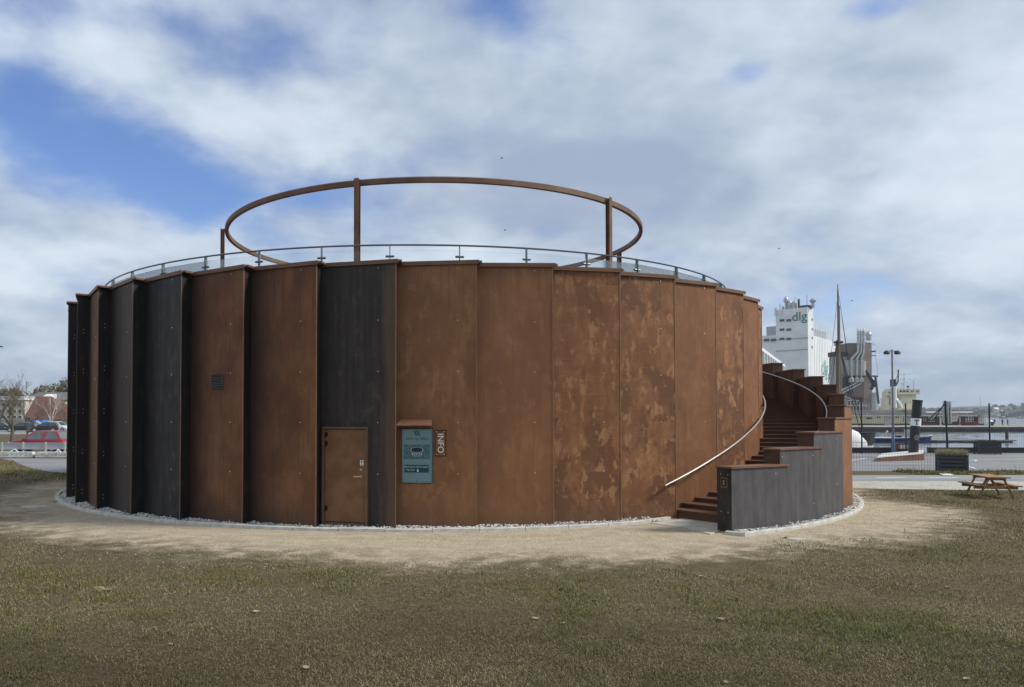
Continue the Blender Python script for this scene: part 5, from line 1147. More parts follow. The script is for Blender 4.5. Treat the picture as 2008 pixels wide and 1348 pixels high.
# far shore: woods, houses, sails --------------------------------------
rs = np.random.RandomState(5)
def leafcloud(name, mat, centres, radii, per, size, seed, flat=.8):
    r = np.random.RandomState(seed); C = np.repeat(np.array(centres), per, 0); Rr = np.repeat(np.array(radii), per, 0); n = len(C)
    d = r.normal(size=(n, 3)); d /= np.linalg.norm(d, axis=1)[:, None]; d *= (r.uniform(0, 1, n)**.45)[:, None]; d[:, 2] *= flat
    P = C+d*Rr[:, None]; a = r.normal(size=(n, 3)); a /= np.linalg.norm(a, axis=1)[:, None]; c = np.cross(a, r.normal(size=(n, 3))); c /= np.linalg.norm(c, axis=1)[:, None]
    s = size*r.uniform(.5, 1.4, n)[:, None]; V = np.stack([P-a*s-c*s*.5, P+a*s-c*s*.5, P+a*s*.6+c*s*.8, P-a*s*.6+c*s*.8], 1).reshape(-1, 3); Fq = np.arange(n*4).reshape(-1, 4)
    return V, Fq
cs, rd_ = [], []
for i in range(1100):
    u = rs.uniform(.05, 1); v = rs.uniform(.02, .7); h = hf(u, v); cs.append((500+3100*u, 1500+600*v, h+2.5)); rd_.append(rs.uniform(4, 8))
V, Fq = leafcloud('distant_woodland', 'wood', cs, rd_, 60, 2.2, 2); o = raw_mesh('distant_woodland', V, Fq, 'wood'); o['kind'] = 'stuff'; o['label'] = 'grey-green woodland along the far shore'
def far_house(px, py, Y, w, h, lab, roofm='offwhite'):
    p = at(px, py, Y); r_ = thing('shore_house', lab, 'house', (p.x, Y, p.z)); wallbox('wall', p.x-w/2, p.x+w/2, Y, Y+w*.8, p.z-3, p.z+h, 'white', r_); b = MB(); gable(b, p.x-w/2, p.x+w/2, Y, Y+w*.8, p.z+h+.02, p.z+h*1.9, 0, 0, .6); b.build('roof', roofm, r_)
    for k in (-.25, .25): wallbox('window', p.x+w*k-.6, p.x+w*k+.6, Y-.12, Y-.01, p.z+h*.3, p.z+h*.75, 'window', r_)
far_house(1955.5, 806.5, 1545, 8, 4, 'white house highest on the far wooded shore'); far_house(1950, 812, 1520, 6, 3, 'small white house below the highest one on the far shore', 'greyroof'); far_house(1976, 812, 1525, 5, 2.6, 'tiny pale house right of the lighthouse on the far shore', 'greyroof'); far_house(1961, 813.5, 1512, 9, 2.4, 'low white waterside house on the far shore', 'darkroof')
p = at(1964.5, 818, 1300); o = thing('beacon', 'dark green beacon tower standing in the far water', 'beacon', (p.x, 1300, WL)); b = MB(); b.tube([(p.x, 1300, WL), (p.x, 1300, at(1964, 806.5, 1300).z)], 1.9, 10); b.build('tower', 'teal', o, True); b = MB(); b.lathe((p.x, 1300, at(1964, 806.5, 1300).z), [(1.9, 0), (1.6, .8), (.3, 1.6)], 10); b.build('lantern', 'white', o, True)
for (px, py, L_, lab) in ((1967, 820.2, 11, 'small far motorboat beneath the green beacon'), (2000, 820.5, 8, 'small far boat at the right edge of the water'), (1925, 819.6, 7, 'tiny far boat beside the quay sheds')):
    p = gnd(px, py, WL); Y = min(p.y, 1000.); p = at(px, py, Y); o = thing('far_boat', lab, 'boat', (p.x, Y, WL)); b = MB(); d1, d2 = hull(b, L_, L_*.3, L_*.1); link('hull', b.mesh('hull'), 'cardark', o, True); b = MB(); b.box(-L_*.15, L_*.18, -L_*.1, L_*.1, L_*.08, L_*.25); link('cabin', b.mesh('cabin'), 'white', o)
for (px, top, bot, Y, lab) in ((1922.5, 775, 812, 700, 'thin far radio mast above the red shed'),):
    p = at(px, bot, Y); b = MB(); b.tube([(p.x, Y, -2), (p.x, Y, at(px, top, Y).z)], [.35, .15], 6); tag(b.build('radio_mast', 'pipe'), lab, 'mast')

# ================================================================== LEFT BACKGROUND
def branch(b, b2, p, d, ln, rad, lev, rs, maxlev, up=.25, spread=.6, segs=3):
    pts = [p]; rads = [rad]; q = p.copy(); dd = d.copy()
    for i in range(segs):
        dd = (dd+Vector((rs.gauss(0, .14), rs.gauss(0, .14), rs.gauss(0, .1)+up*.12))).normalized(); q = q+dd*ln/segs; pts.append(q.copy()); rads.append(rad*(1-.55*(i+1)/segs))
    (b if lev == 0 else b2).tube(pts, rads, 5 if lev < 2 else 3, lev < 2)
    if lev >= maxlev: return
    for c in range(rs.randint(3, 4) if lev < 2 else rs.randint(2, 4)):
        t = rs.uniform(.35, 1.) if lev else rs.uniform(.5, 1.); i = min(segs-1, int(t*segs)); s_ = pts[i].lerp(pts[i+1], t*segs-i)
        nd = (dd+Vector((rs.uniform(-1, 1), rs.uniform(-1, 1), rs.uniform(-.3, .7)))*spread*1.25).normalized()
        branch(b, b2, s_, nd, ln*rs.uniform(.5, .78), max(rads[i]*.55, .006), lev+1, rs, maxlev, up, spread, segs)
def bare_tree(loc, h, seed, lab, trunk='bark', twig='twig', maxlev=4, rad=.13, lean=(0, 0), forks=3, spread=.62, group='bare trees on the left'):
    rs = random.Random(seed); r_ = thing('bare_tree', lab, 'tree', loc, group); b, b2 = MB(), MB(); p = Vector(loc); d = Vector((lean[0], lean[1], 1)).normalized()
    b.tube([p-Vector((0, 0, .1)), p+d*h*.10, p+d*h*.22], [rad*1.35, rad, rad*.85], 8)
    for k in range(forks):
        a = 2*pi*k/forks+rs.uniform(-.5, .5); nd = (d+Vector((cos(a), sin(a), .1))*spread*.7).normalized(); branch(b, b2, p+d*h*(.16+.05*k/forks), nd, h*.42, rad*.7, 0, rs, maxlev, .3, spread)
    b.build('trunk', trunk, r_, True); b2.build('crown', twig, r_)
g1 = gnd(24, 868.5); bare_tree((g1.x, g1.y, 0), 5.6, 11, 'spreading bare tree with olive twigs behind the guardrail', 'bark', 'twig', 5, .17)
g1 = gnd(41.5, 868); bare_tree((g1.x, g1.y+1, 0), 4.6, 23, 'slender dark bare tree just right of the spreading one', 'bark', 'twig', 4, .09)
g1 = gnd(-8, 862); bare_tree((g1.x, g1.y, 0), 6.6, 31, 'bare tree cut by the left edge of the picture', 'bark', 'twig', 5, .14)
bare_tree((at(99, 840, 126).x, 126, 0), 6.6, 47, 'pale-barked birch standing before the red roof', 'birch', 'birch', 4, .15, (.12, 0), 3, .55)
bare_tree((at(122, 840, 130).x, 130, 0), 5.2, 53, 'small reddish bare tree beside the building edge', 'bark', 'twig', 5, .1)
bare_tree((at(75, 840, 131).x, 131, 0), 4.0, 59, 'low brown bare shrub tree in front of the brick gable', 'bark', 'twig', 5, .08)
# far crowns with first leaves
for (px, top, Y, rr, sd, green, lab) in ((28, 757, 205, 6.0, 1, .15, 'broad grey-brown tree crown left of the aerial'), (55, 764, 220, 5.5, 2, .05, 'dull brown tree crown below the aerial'), (84, 752, 215, 6.0, 3, .8, 'rounded tree crown with fresh green top behind the grey roof'), (104, 762, 200, 4.5, 4, .3, 'thin grey tree crown right of the green one'), (130, 736, 190, 7.5, 5, .6, 'tallest green-tinged tree at the corner of the building'), (5, 760, 212, 6.0, 6, .1, 'grey tree crown at the far left'), (68, 762, 240, 5.5, 8, .05, 'brown hazy crown between the aerial and the green tree')):
    zt_ = at(px, top, Y).z; x = at(px, top, Y).x; r_ = thing('far_tree', lab, 'tree', (x, Y, 0), 'trees behind the houses'); b = MB(); b.tube([(x, Y, 0), (x+.3, Y, zt_*.5), (x, Y, zt_*.85)], [.35, .25, .08], 6)
    rs2 = random.Random(sd)
    for k in range(9): a = rs2.uniform(0, 6.28); z = zt_*rs2.uniform(.35, .7); b.tube([(x+.2, Y, z), (x+cos(a)*rr*.5, Y+sin(a)*rr*.5, min(z+rr*.4, zt_-rr*.5)), (x+cos(a)*rr*.75, Y+sin(a)*rr*.75, min(z+rr*.6, zt_-rr*.35))], [.14, .07, .03], 4)
    b.build('trunk', 'bark', r_)
    cc, rr_ = [], []
    for k in range(16): a = rs2.uniform(0, 6.28); f = rs2.uniform(.1, .75); cc.append((x+cos(a)*rr*f, Y+sin(a)*rr*f, zt_-rr*rs2.uniform(.35, 1.5))); rr_.append(rr*rs2.uniform(.28, .42))
    V, Fq = leafcloud('c', None, cc, rr_, 260, .30, sd+40); o = raw_mesh('crown', V, Fq, 'farbark'); o.parent = r_; o.matrix_parent_inverse = Matrix.Translation(-r_.location)
    top_c = [(c, q) for c, q in zip(cc, rr_) if c[2] > zt_-rr*1.0]
    if green > .1 and top_c: V, Fq = leafcloud('l', None, [c for c, q in top_c], [q*1.05 for c, q in top_c], int(200*green), .26, sd+90); o = raw_mesh('young_leaves', V, Fq, 'leafolive'); o.parent = r_; o.matrix_parent_inverse = Matrix.Translation(-r_.location); o['kind'] = 'stuff'
# houses
HY = 135.
def Hh(px, py, Y=HY): return at(px, py, Y)
h1 = thing('brick_house', 'house with steep red tiled hipped roof beyond the wooden fence', 'house', (Hh(95, 830).x, HY, 0))
x0, x1 = Hh(52, 825).x, Hh(140, 825).x; zb_ = 1.7; zt_ = Hh(85, 777.5, HY+4).z; wallbox('wall', x0, x1, HY, HY+8, 0, zb_, 'brick', h1)
b = MB(); xr0, xr1 = Hh(70, 778, HY+4).x, Hh(100, 778, HY+4).x
b.add([(x0-.4, HY-.4, zb_+.01), (x1+.4, HY-.4, zb_+.01), (x1+.4, HY+8.4, zb_+.01), (x0-.4, HY+8.4, zb_+.01), (xr0, HY+4, zt_), (xr1, HY+4, zt_)], [(0, 1, 5, 4), (2, 3, 4, 5), (3, 0, 4), (1, 2, 5), (3, 2, 1, 0)]); rf = b.build('roof', 'redroof', h1)
for f in (.2, .5, .8): wallbox('window', x0+(x1-x0)*f-.6, x0+(x1-x0)*f+.6, HY-.1, HY-.01, .7, 1.55, 'window', h1)
h2 = thing('cream_house', 'cream flat-fronted house with rows of windows behind the bare tree', 'house', (Hh(20, 830, 146).x, 146, 0)); Y2 = 146
xa, xb = Hh(-60, 825, Y2).x, Hh(47.5, 825, Y2).x; zt2 = Hh(20, 785, Y2).z; wallbox('wall', xa, xb, Y2, Y2+9, 0, zt2, 'cream', h2); wallbox('roof', xa-.3, xb+.3, Y2-.5, Y2+9.3, zt2+.01, zt2+.35, 'white', h2); wallbox('upper_storey', xa, Hh(47, 780, Y2+3).x, Y2+3, Y2+9, zt2+.36, Hh(20, 777, Y2+3).z, 'greyclad', h2)
for px in range(-52, 46, 11):
    for (t, u) in ((790, 797.5), (803, 811), (815, 821)):
        w_ = wallbox('window', Hh(px, t, Y2).x, Hh(px+7.5, t, Y2).x, Y2-.09, Y2-.01, Hh(px, u, Y2).z, Hh(px, t, Y2).z, 'white', h2); wallbox('pane', Hh(px+.8, t, Y2).x, Hh(px+6.7, t, Y2).x, Y2-.12, Y2-.091, Hh(px, u-.8, Y2).z, Hh(px, t+.8, Y2).z, 'window', w_)
h3 = thing('grey_house', 'grey-roofed house with white bargeboard behind the red roof', 'house', (Hh(72, 800, 160).x, 160, 0)); Y3 = 160
xa, xb = Hh(44, 800, Y3).x, Hh(128, 800, Y3).x; zr3 = Hh(60, 769.5, Y3+5).z; ze = Hh(60, 785, Y3).z; wallbox('wall', xa, xb, Y3, Y3+10, 0, ze, 'cream', h3); b = MB(); gable(b, xa, xb, Y3, Y3+10, ze+.02, zr3, 1.5, 1.5, .5); rf = b.build('roof', 'greyroof', h3)
b = MB(); b.bar(at(43.5, 769.5, Y3-.6), at(59.5, 781.5, Y3-.6), .16, .35); b.build('bargeboard', 'white', h3)
p_ = at(70.5, 770, Y3+5); wallbox('chimney', p_.x-.35, p_.x+.35, Y3+4.6, Y3+5.4, zr3-.5, zr3+.6, 'brick', h3); p_ = at(91, 776, Y3-1); b = MB(); b.prism([(p_.x-1.2, Y3-.6), (p_.x+1.4, Y3-.6), (p_.x+1.2, Y3+1), (p_.x-1.0, Y3+1)], p_.z-1.1, [p_.z-.3, p_.z-.3, p_.z+.35, p_.z+.35]); b.build('dormer', 'white', h3)
b = MB(); p_ = at(51.5, 775, 158); b.tube([(p_.x, 158, ze), (p_.x, 158, at(51, 749, 158).z)], .05, 5)
for dz, w in ((0, 1.0), (.35, .6)): b.tube([(p_.x-w/2*.7, 158, at(51, 750.5, 158).z-dz), (p_.x+w, 158, at(51, 749.5, 158).z-dz)], .035, 4)
tag(b.build('roof_aerial', 'gantry'), 'thin roof aerial against the sky on the left', 'aerial')
# street pole
p_ = gnd(97.5, 846); b = MB(); b.tube([(at(97.8, 840, 126.8).x, 126.8, 0), (at(98.3, 780, 126.8).x, 126.8, at(98, 780, 126.8).z)], [.08, .06], 8); tag(b.build('street_pole', 'birch'), 'plain pale pole standing in front of the red roof', 'pole')
# board fence
FY2 = 128.; fc = thing('board_fence', 'long grey wooden board fence behind the parked cars', 'fence', (at(60, 840, FY2).x, FY2, 0))
xa, xb = at(-40, 840, FY2).x, at(150, 840, FY2).x; zt_ = at(60, 824.5, FY2).z; n_ = 46
b = MB(); w = (xb-xa)/n_; b.box(-w/2+.02, w/2-.02, -.02, .02, 0, 1); bme = b.mesh('board'); bme.materials.append(MT['fencewood'])
for k in range(n_): o = link('board', bme, None, fc); o.location = (xa+(k+.5)*w-fc.location.x, rng.uniform(-.015, .015), 0); o.scale = (1, 1, zt_*rng.uniform(.98, 1.02))
# lorry with blue side
LY = 121.; lo = thing('lorry', 'box lorry with white and blue side and curved white swoosh', 'lorry', (at(66, 845, LY).x, LY, 0))
xa, xm, xb = at(46, 830, LY).x, at(58.5, 830, LY).x, at(83.5, 830, LY).x; zt_ = at(66, 824, LY).z
wallbox('box', xm, xb, LY, LY+2.4, .95, zt_, 'truckblue', lo); wallbox('chassis', xa, xb, LY+.2, LY+2.2, .5, .95, 'black', lo)
wallbox('cab', xa, xm-.05, LY+.05, LY+2.3, .6, zt_-.35, 'truckwhite', lo); wallbox('cab_window', xa+.15, xa+1.0, LY+.02, LY+.045, 1.5, 2.1, 'window', lo)
b = MB(); n_ = 16; vs = []
for k in range(n_+1): t = k/n_; x = xm+.02+(xb-xm-.04)*t; z = 1.0+.62*sin(min(1, t*1.1)*pi*.85)+.05; vs += [(x, LY-.012, .96), (x, LY-.012, z)]
b.add(vs, [(2*k, 2*k+1, 2*k+3, 2*k+2) for k in range(n_)]); b.build('swoosh', 'truckwhite', lo)
b = MB(); vs = []
for k in range(n_+1): t = k/n_; x = xm+.02+(xb-xm-.04)*t*.8; z = zt_-.25-.5*t**2; vs += [(x, LY-.014, z-.12), (x, LY-.014, z+.12*(1-t))]
b.add(vs, [(2*k, 2*k+1, 2*k+3, 2*k+2) for k in range(n_)]); b.build('dark_stripe', 'bluehull', lo)
for x in (xa+.7, xb-1.2, xb-.4): 
    b = MB(); b.tube([(x, LY-.02, .42), (x, LY+.3, .42)], .42, 16); wh = b.build('wheel', 'tyre', lo, True); b = MB(); b.tube([(x, LY-.04, .42), (x, LY, .42)], .2, 10); b.build('rim', 'rim', wh)
# cars
def car(nm, lab, loc, yaw, L_, Wd, H_, paint, glass='carglass', kind='hatch', group='cars on the left'):
    r_ = thing(nm, lab, 'car', loc, group); r_.rotation_euler = (0, 0, yaw)
    z0 = .22; belt = H_*.60
    # lower body: side profile in x (front at +x), lofted over width
    prof = [(-.5, .30), (-.5, .50), (-.485, .58), (-.30, belt/H_), (.16, belt/H_-.01), (.33, .555), (.455, .47), (.5, .36), (.495, .22), (.43, .155), (-.46, .155)]
    prof = [(x*L_, z*H_) for x, z in prof]; sec = [(-1, .93, .04), (-.93, .99, .0), (-.6, 1., 0), (.6, 1., 0), (.93, .99, 0), (1, .93, .04)]
    vs = []; n = len(prof)
    for (s_, sc, ins) in sec:
        for (x, z) in prof: vs.append((x*sc, s_*Wd/2, z0*.0+ (z if ins == 0 else H_*.38+(z-H_*.38)*.90)))
    b = MB(); b.add(vs, [(i*n+k, i*n+(k+1) % n, (i+1)*n+(k+1) % n, (i+1)*n+k) for i in range(len(sec)-1) for k in range(n)]+[tuple(range(n)), tuple((len(sec)-1)*n+k for k in range(n))[::-1]]); body = link('body', b.mesh('body'), paint, r_, True)
    # cabin
    rb_ = -.47 if kind == 'hatch' else -.34; rt_b = rb_+.09; ft_ = .03; fb_ = .24
    def ring(x, z, w): return [(x*L_, -w, z), (x*L_, w, z)]
    wB, wT = Wd*.475, Wd*.375; zB, zT = belt-.02, H_-.05
    cab = [(rb_*L_, -wB, zB), (rb_*L_, wB, zB), (fb_*L_, wB, zB), (fb_*L_, -wB, zB), (rt_b*L_, -wT, zT), (rt_b*L_, wT, zT), (ft_*L_, wT, zT), (ft_*L_, -wT, zT)]
    b = MB(); b.add(cab, [(0, 1, 5, 4), (1, 2, 6, 5), (2, 3, 7, 6), (3, 0, 4, 7), (4, 5, 6, 7)]); link('cabin', b.mesh('cabin'), paint, r_)
    b = MB(); b.add([(rt_b*L_-.02, -wT-.01, zT), (rt_b*L_-.02, wT+.01, zT), (ft_*L_+.03, wT+.01, zT), (ft_*L_+.03, -wT-.01, zT), (rt_b*L_+.1, -wT*.8, zT+.05), (rt_b*L_+.1, wT*.8, zT+.05), (ft_*L_-.12, wT*.8, zT+.05), (ft_*L_-.12, -wT*.8, zT+.05)], [(0, 1, 5, 4), (1, 2, 6, 5), (2, 3, 7, 6), (3, 0, 4, 7), (4, 5, 6, 7)]); link('roof', b.mesh('roof'), paint, r_, True)
    C8 = [Vector(v) for v in cab]
    def pane(nm_, q, inset, off, mat):
        c = sum(q, Vector())/4; nrm = (q[1]-q[0]).cross(q[3]-q[0]).normalized(); nrm = nrm if nrm.dot(c-Vector((-.1*L_, 0, zB))) > 0 else -nrm
        vs = [c+(v-c)*inset+nrm*off for v in q]+[c+(v-c)*inset-nrm*.004 for v in q]; b = MB(); b.add(vs, [(0, 1, 2, 3), (0, 4, 5, 1), (1, 5, 6, 2), (2, 6, 7, 3), (3, 7, 4, 0)]); link(nm_, b.mesh(nm_), mat, r_)
    pane('windscreen', [C8[2], C8[3], C8[7], C8[6]], .9, .008, glass); pane('rear_window', [C8[0], C8[1], C8[5], C8[4]], .84, .008, glass)
    for (bl, fl, fr_, br_) in ((0, 3, 7, 4), (1, 2, 6, 5)):
        bot0, bot1, top1, top0 = C8[bl], C8[fl], C8[fr_], C8[br_]
        for (a, c) in ((.05, .44), (.50, .94)): pane('side_window', [bot0.lerp(bot1, a), bot0.lerp(bot1, c), top0.lerp(top1, min(1, c*1.0)), top0.lerp(top1, a)], .86, .008, glass)
    wr = H_*.21
    for x in (-.31*L_, .31*L_):
        for s_ in (-1, 1):
            y = s_*(Wd/2-.09); b = MB(); b.tube([(x, y-.1, wr), (x, y+.1, wr)], wr, 18); wh = link('wheel', b.mesh('wheel'), 'tyre', r_, True)
            b = MB(); yy = y+s_*.1; b.tube([(x, yy-.01, wr), (x, yy+.012, wr)], wr*.64, 14); link('rim', b.mesh('rim'), 'rim', wh)
    for s_ in (-1, 1):
        b = MB(); b.obox((.462*L_, s_*Wd*.36, H_*.435), (.05, s_*.02, 0), (0, .16, 0), (0, 0, .065)); link('headlight', b.mesh('headlight'), 'lampglass', r_)
        b = MB(); b.obox((-.49*L_, s_*Wd*.38, H_*.52), (.03, 0, 0), (0, .11, 0), (0, 0, .11)); link('tail_light', b.mesh('tail_light'), 'red', r_)
        b = MB(); b.ball((.17*L_, s_*(Wd/2+.06), belt+.06), .085, 8, 5, (1, 1.1, .8)); link('mirror', b.mesh('mirror'), paint, r_)
    b = MB(); b.box(.488*L_, .505*L_, -.26, .26, H_*.25, H_*.325); link('number_plate', b.mesh('number_plate'), 'white', r_)
    return r_
car('parked_car', 'red two-door hatchback behind the metal guardrail', (at(79, 875, 50.6).x, 50.6, 0), R(180), 3.72, 1.62, 1.42, 'carred', 'carglass_lt')
car('parked_car', 'black hatchback in front of the lorry, facing left', (at(86.5, 850, 111).x, 111, 0), R(180+22), 3.9, 1.7, 1.45, 'cardark', 'carglass')
car('parked_car', 'dark car half hidden by the slender bare tree', (at(42, 850, 112).x, 112, 0), R(180+14), 4.3, 1.75, 1.42, 'cardark', 'carglass')
car('parked_car', 'white hatchback beside the edge of the round building', (at(116, 848, 117).x, 117, 0), R(-12), 3.8, 1.68, 1.5, 'carwhite', 'carglass')
car('parked_car', 'dark car at the left edge behind the spreading tree', (at(4, 850, 114).x, 114, 0), R(20), 4.1, 1.72, 1.4, 'cardark', 'carglass')
# guardrail with flat plates
GY = 47.6; gr = thing('guardrail', 'flat-plated grey metal guardrail on posts in front of the red car', 'guardrail', (at(60, 890, GY).x, GY, 0))
zt_, zb_ = at(60, 868.5, GY).z, at(60, 881.5, GY).z
xs = [at(px, 880, GY).x for px in (-90, -40, 5, 46.5, 90.5, 128, 172)]
for a, c in zip(xs, xs[1:]): b = MB(); b.box(a+.02, c-.02, GY-.02, GY+.02, zb_, zt_); b.box(a+.02, c-.02, GY-.05, GY-.02, zt_-.05, zt_); b.box(a+.02, c-.02, GY-.05, GY-.02, zb_, zb_+.05); b.build('rail_plate', 'galv', gr)
for x in xs: b = MB(); b.box(x-.05, x+.05, GY-.09, GY-.051, 0, zt_+.05); b.build('post', 'offwhite', gr)
# painted concrete barriers
for (pa, pb, lab) in ((-45, 65.5, 'long white painted concrete barrier at the left edge'), (71.5, 150, 'white painted concrete barrier beside the round building')):
    x0, x1 = at(pa, 900, 43).x, at(pb, 900, 43).x; o = thing('concrete_barrier', lab, 'barrier', ((x0+x1)/2, 43, 0), 'painted barriers along the parking area')
    b = MB(); b.prism([(x0, 42.85), (x1, 42.85), (x1, 43.25), (x0, 43.25)], .05, .36); b.build('block', 'barrier', o); b = MB(); b.box(x0+.02, x1-.02, 42.80, 43.30, 0, .05); b.build('base', 'quaywall', o)
    b = MB(); rs2 = random.Random(int(pa)+90); n_ = 16
    for k in range(n_):
        x = x0+(x1-x0)*(k+.5)/n_+rs2.uniform(-.1, .1); b.bar((x-.06, 42.843, .10+rs2.uniform(0, .08)), (x+.08, 42.843, .25+rs2.uniform(-.05, .05)), .012, .03, (0, 1, 0))
    b.build('scrawl', 'greyroof', o)
# bicycle-rack style white hoops behind the barrier
for (pa, pb, lab) in ((8, 42, 'low white hoop rail behind the left barrier'), (98, 126, 'low white hoop rail close to the round building')):
    o = thing('hoop_rail', lab, 'rail', (at((pa+pb)/2, 890, 45).x, 45, 0)); b = MB(); x0, x1 = at(pa, 888, 45).x, at(pb, 888, 45).x
    b.tube([(x0, 44.8, 0), (x0+.5, 44.9, .32), (x1-.4, 45, .42), (x1, 45.2, 0)], .035, 8); b.build('tube', 'white', o); b = MB(); b.tube([(x0+.3, 45.6, 0), (x0+.8, 45.5, .3), (x1-.1, 45.4, .4), (x1+.4, 45.6, 0)], .03, 8); b.build('tube', 'gantry', o)
# street lamp head at the left border
p_ = at(-2, 681, 60); o = thing('street_lamp', 'street lamp whose head just touches the left edge', 'street lamp', (p_.x-1.2, 60, 0)); b = MB(); b.tube([(p_.x-1.2, 60, 0), (p_.x-1.2, 60, p_.z), (p_.x-.3, 60, p_.z+.1)], .06, 8); b.build('pole', 'lampgrey', o); b = MB(); b.obox((p_.x, 60, p_.z+.06), (.25, 0, -.03), (0, .12, 0), (0, 0, .05)); b.build('lamp_head', 'gantry', o)
# gulls
for (px, py, Y, lab) in ((984, 311, 120, 'tiny gull high above the ring'), (1528, 488, 150, 'tiny gull flying right of the ring'), (990, 452, 140, 'tiny gull seen through the steel ring'), (1671, 590, 160, 'tiny gull above the brown silo')):
    p = at(px, py, Y); o = thing('gull', lab, 'bird', p); b = MB(); b.tube([p+Vector((-.22, 0, 0)), p, p+Vector((.2, 0, .02))], [.02, .07, .03], 6); b.build('body', 'gantry', o)
    for s_ in (-1, 1): b = MB(); b.add([p+Vector((-.08, 0, .04)), p+Vector((.08, 0, .04)), p+Vector((.04, s_*.2, .18)), p+Vector((-.06, s_*.5, .10))], [(0, 1, 2, 3)]); b.build('wing', 'gantry', o)

# ================================================================== LAWN
def vnoise(x, y, sc, seed):
    r = np.random.RandomState(seed); G = r.uniform(0, 1, (256, 256)); u, v = x*sc, y*sc; i, j = np.floor(u).astype(int), np.floor(v).astype(int); fu, fv = u-i, v-j
    fu, fv = fu*fu*(3-2*fu), fv*fv*(3-2*fv); g = lambda a, c: G[a % 256, c % 256]
    return (g(i, j)*(1-fu)+g(i+1, j)*fu)*(1-fv)+(g(i, j+1)*(1-fu)+g(i+1, j+1)*fu)*fv
def lawn():
    r = np.random.RandomState(12); parts = []
    def region(n, y0, y1, x0f, x1f, ls, ws, dens_edge=True):
        y = np.sqrt(r.uniform(y0**2, y1**2, n)) if y0 > 0 else r.uniform(y0, y1, n); f = r.uniform(0, 1, n); x = x0f(y)+(x1f(y)-x0f(y))*f
        rr = np.hypot(x-(CX0+1.6), y-(CY0-.3))+(vnoise(x, y, .45, 3)-.5)*2.2+(vnoise(x, y, 2.1, 4)-.5)*1.3+1.9*np.clip((y-18.5)/4.5, 0, 1)*np.clip((x-5)/4, 0, 1)
        keep = rr > 14.9+r.uniform(-.6, 1.1, n); road = (x > 11.0) & (y > 24.4); keep &= ~road; lx_ = np.array([p.x for p in lw]); ly_ = np.array([p.y for p in lw]); o_ = np.argsort(lx_); keep &= ~((x < -10) & (y > np.interp(x, lx_[o_], ly_[o_])))
        tuft = vnoise(x, y, 1.6, 8)*.45+vnoise(x, y, 5., 9)*.3+vnoise(x, y, 13., 10)*.25; keep &= tuft > r.uniform(.18, .62, n)
        return x[keep], y[keep], ls, ws
    regs = [region(330000, 5.6, 9.5, lambda y: -.585*y-1.0, lambda y: .80*y+1.0, .034, .0021), region(260000, 9.5, 14.5, lambda y: -.585*y-1.0, lambda y: .80*y+1.0, .036, .0028),
            region(110000, 14.5, 27.5, lambda y: .45*y, lambda y: .80*y+1.0, .045, .0045), region(40000, 27.0, 41, lambda y: -.60*y-1, lambda y: -.46*y, .06, .008)]
    n2 = 16000; y = r.uniform(30.75, 32.85, n2); x = r.uniform(20, 29, n2); regs.append((x, y, .09, .008))
    Vs, Fs, Cs = [], [], []; base = 0
    for (x, y, L_, w_) in regs:
        n = len(x); g = vnoise(x, y, .55, 21)*.6+vnoise(x, y, 2.3, 22)*.4
        gp = np.clip((g-.47)*3.0, .05, .66)*(1-.55*np.clip((9.5-y)/3.2, 0, 1)); isg = r.uniform(0, 1, n) < gp
        a = r.uniform(0, 2*np.pi, n); cl = vnoise(x, y, 1.4, 41)*.5+vnoise(x, y, 4.5, 42)*.5; ln = L_*r.uniform(.5, 1.35, n)*(1+.5*isg)*(.6+.85*np.clip((cl-.3)*2.2, 0, 1)); el = np.where(isg, r.uniform(.35, 1.25, n), r.uniform(.05, .8, n)); long_ = r.uniform(0, 1, n) < .006; ln = np.where(long_, ln*3.2, ln)
        dx, dy, dz = np.cos(a)*np.cos(el), np.sin(a)*np.cos(el), np.sin(el); w = w_*r.uniform(.7, 1.3, n); px, py = -np.sin(a)*w, np.cos(a)*w
        z0 = r.uniform(-.002, .006, n); dr = ln*.25*np.cos(el)
        P0 = np.stack([x-px, y-py, z0], 1); P1 = np.stack([x+px, y+py, z0], 1)
        mx, my, mz = x+dx*ln*.55, y+dy*ln*.55, z0+dz*ln*.6+.004
        P2 = np.stack([mx+px*.8, my+py*.8, mz], 1); P3 = np.stack([mx-px*.8, my-py*.8, mz], 1); P4 = np.stack([x+dx*ln, y+dy*ln, z0+np.maximum(dz*ln-dr*.5, .004)], 1)
        Vs.append(np.stack([P0, P1, P2, P3, P4], 1).reshape(-1, 3)); ids = base+np.arange(n)[:, None]*5
        Fs.append(np.concatenate([ids+np.array([[0, 1, 2]]), ids+np.array([[0, 2, 3]]), ids+np.array([[3, 2, 4]])])); base += n*5
        green = np.stack([r.uniform(.11, .19, n), r.uniform(.115, .185, n), r.uniform(.035, .065, n)], 1); st = r.uniform(0, 1, n)[:, None]; straw = np.array([.11, .088, .046])*(1-st**1.7)+np.array([.44, .37, .21])*st**1.7
        c = np.where(isg[:, None], green, straw); yy = y+(vnoise(x, y, .45, 31)-.5)*5.; c = c*(1-.5*np.clip((10.2-yy)/3.6, 0, 1))[:, None]; c4 = np.ones((n, 4)); c4[:, :3] = c; Cs.append(np.repeat(c4, 5, 0))  # blades darkened towards the camera: vignette put into their tint
    o = raw_mesh('lawn_grass', np.concatenate(Vs), np.concatenate(Fs), 'grass', np.concatenate(Cs)); o['kind'] = 'stuff'; o['label'] = 'short worn lawn grass, green and straw-coloured'
lawn()
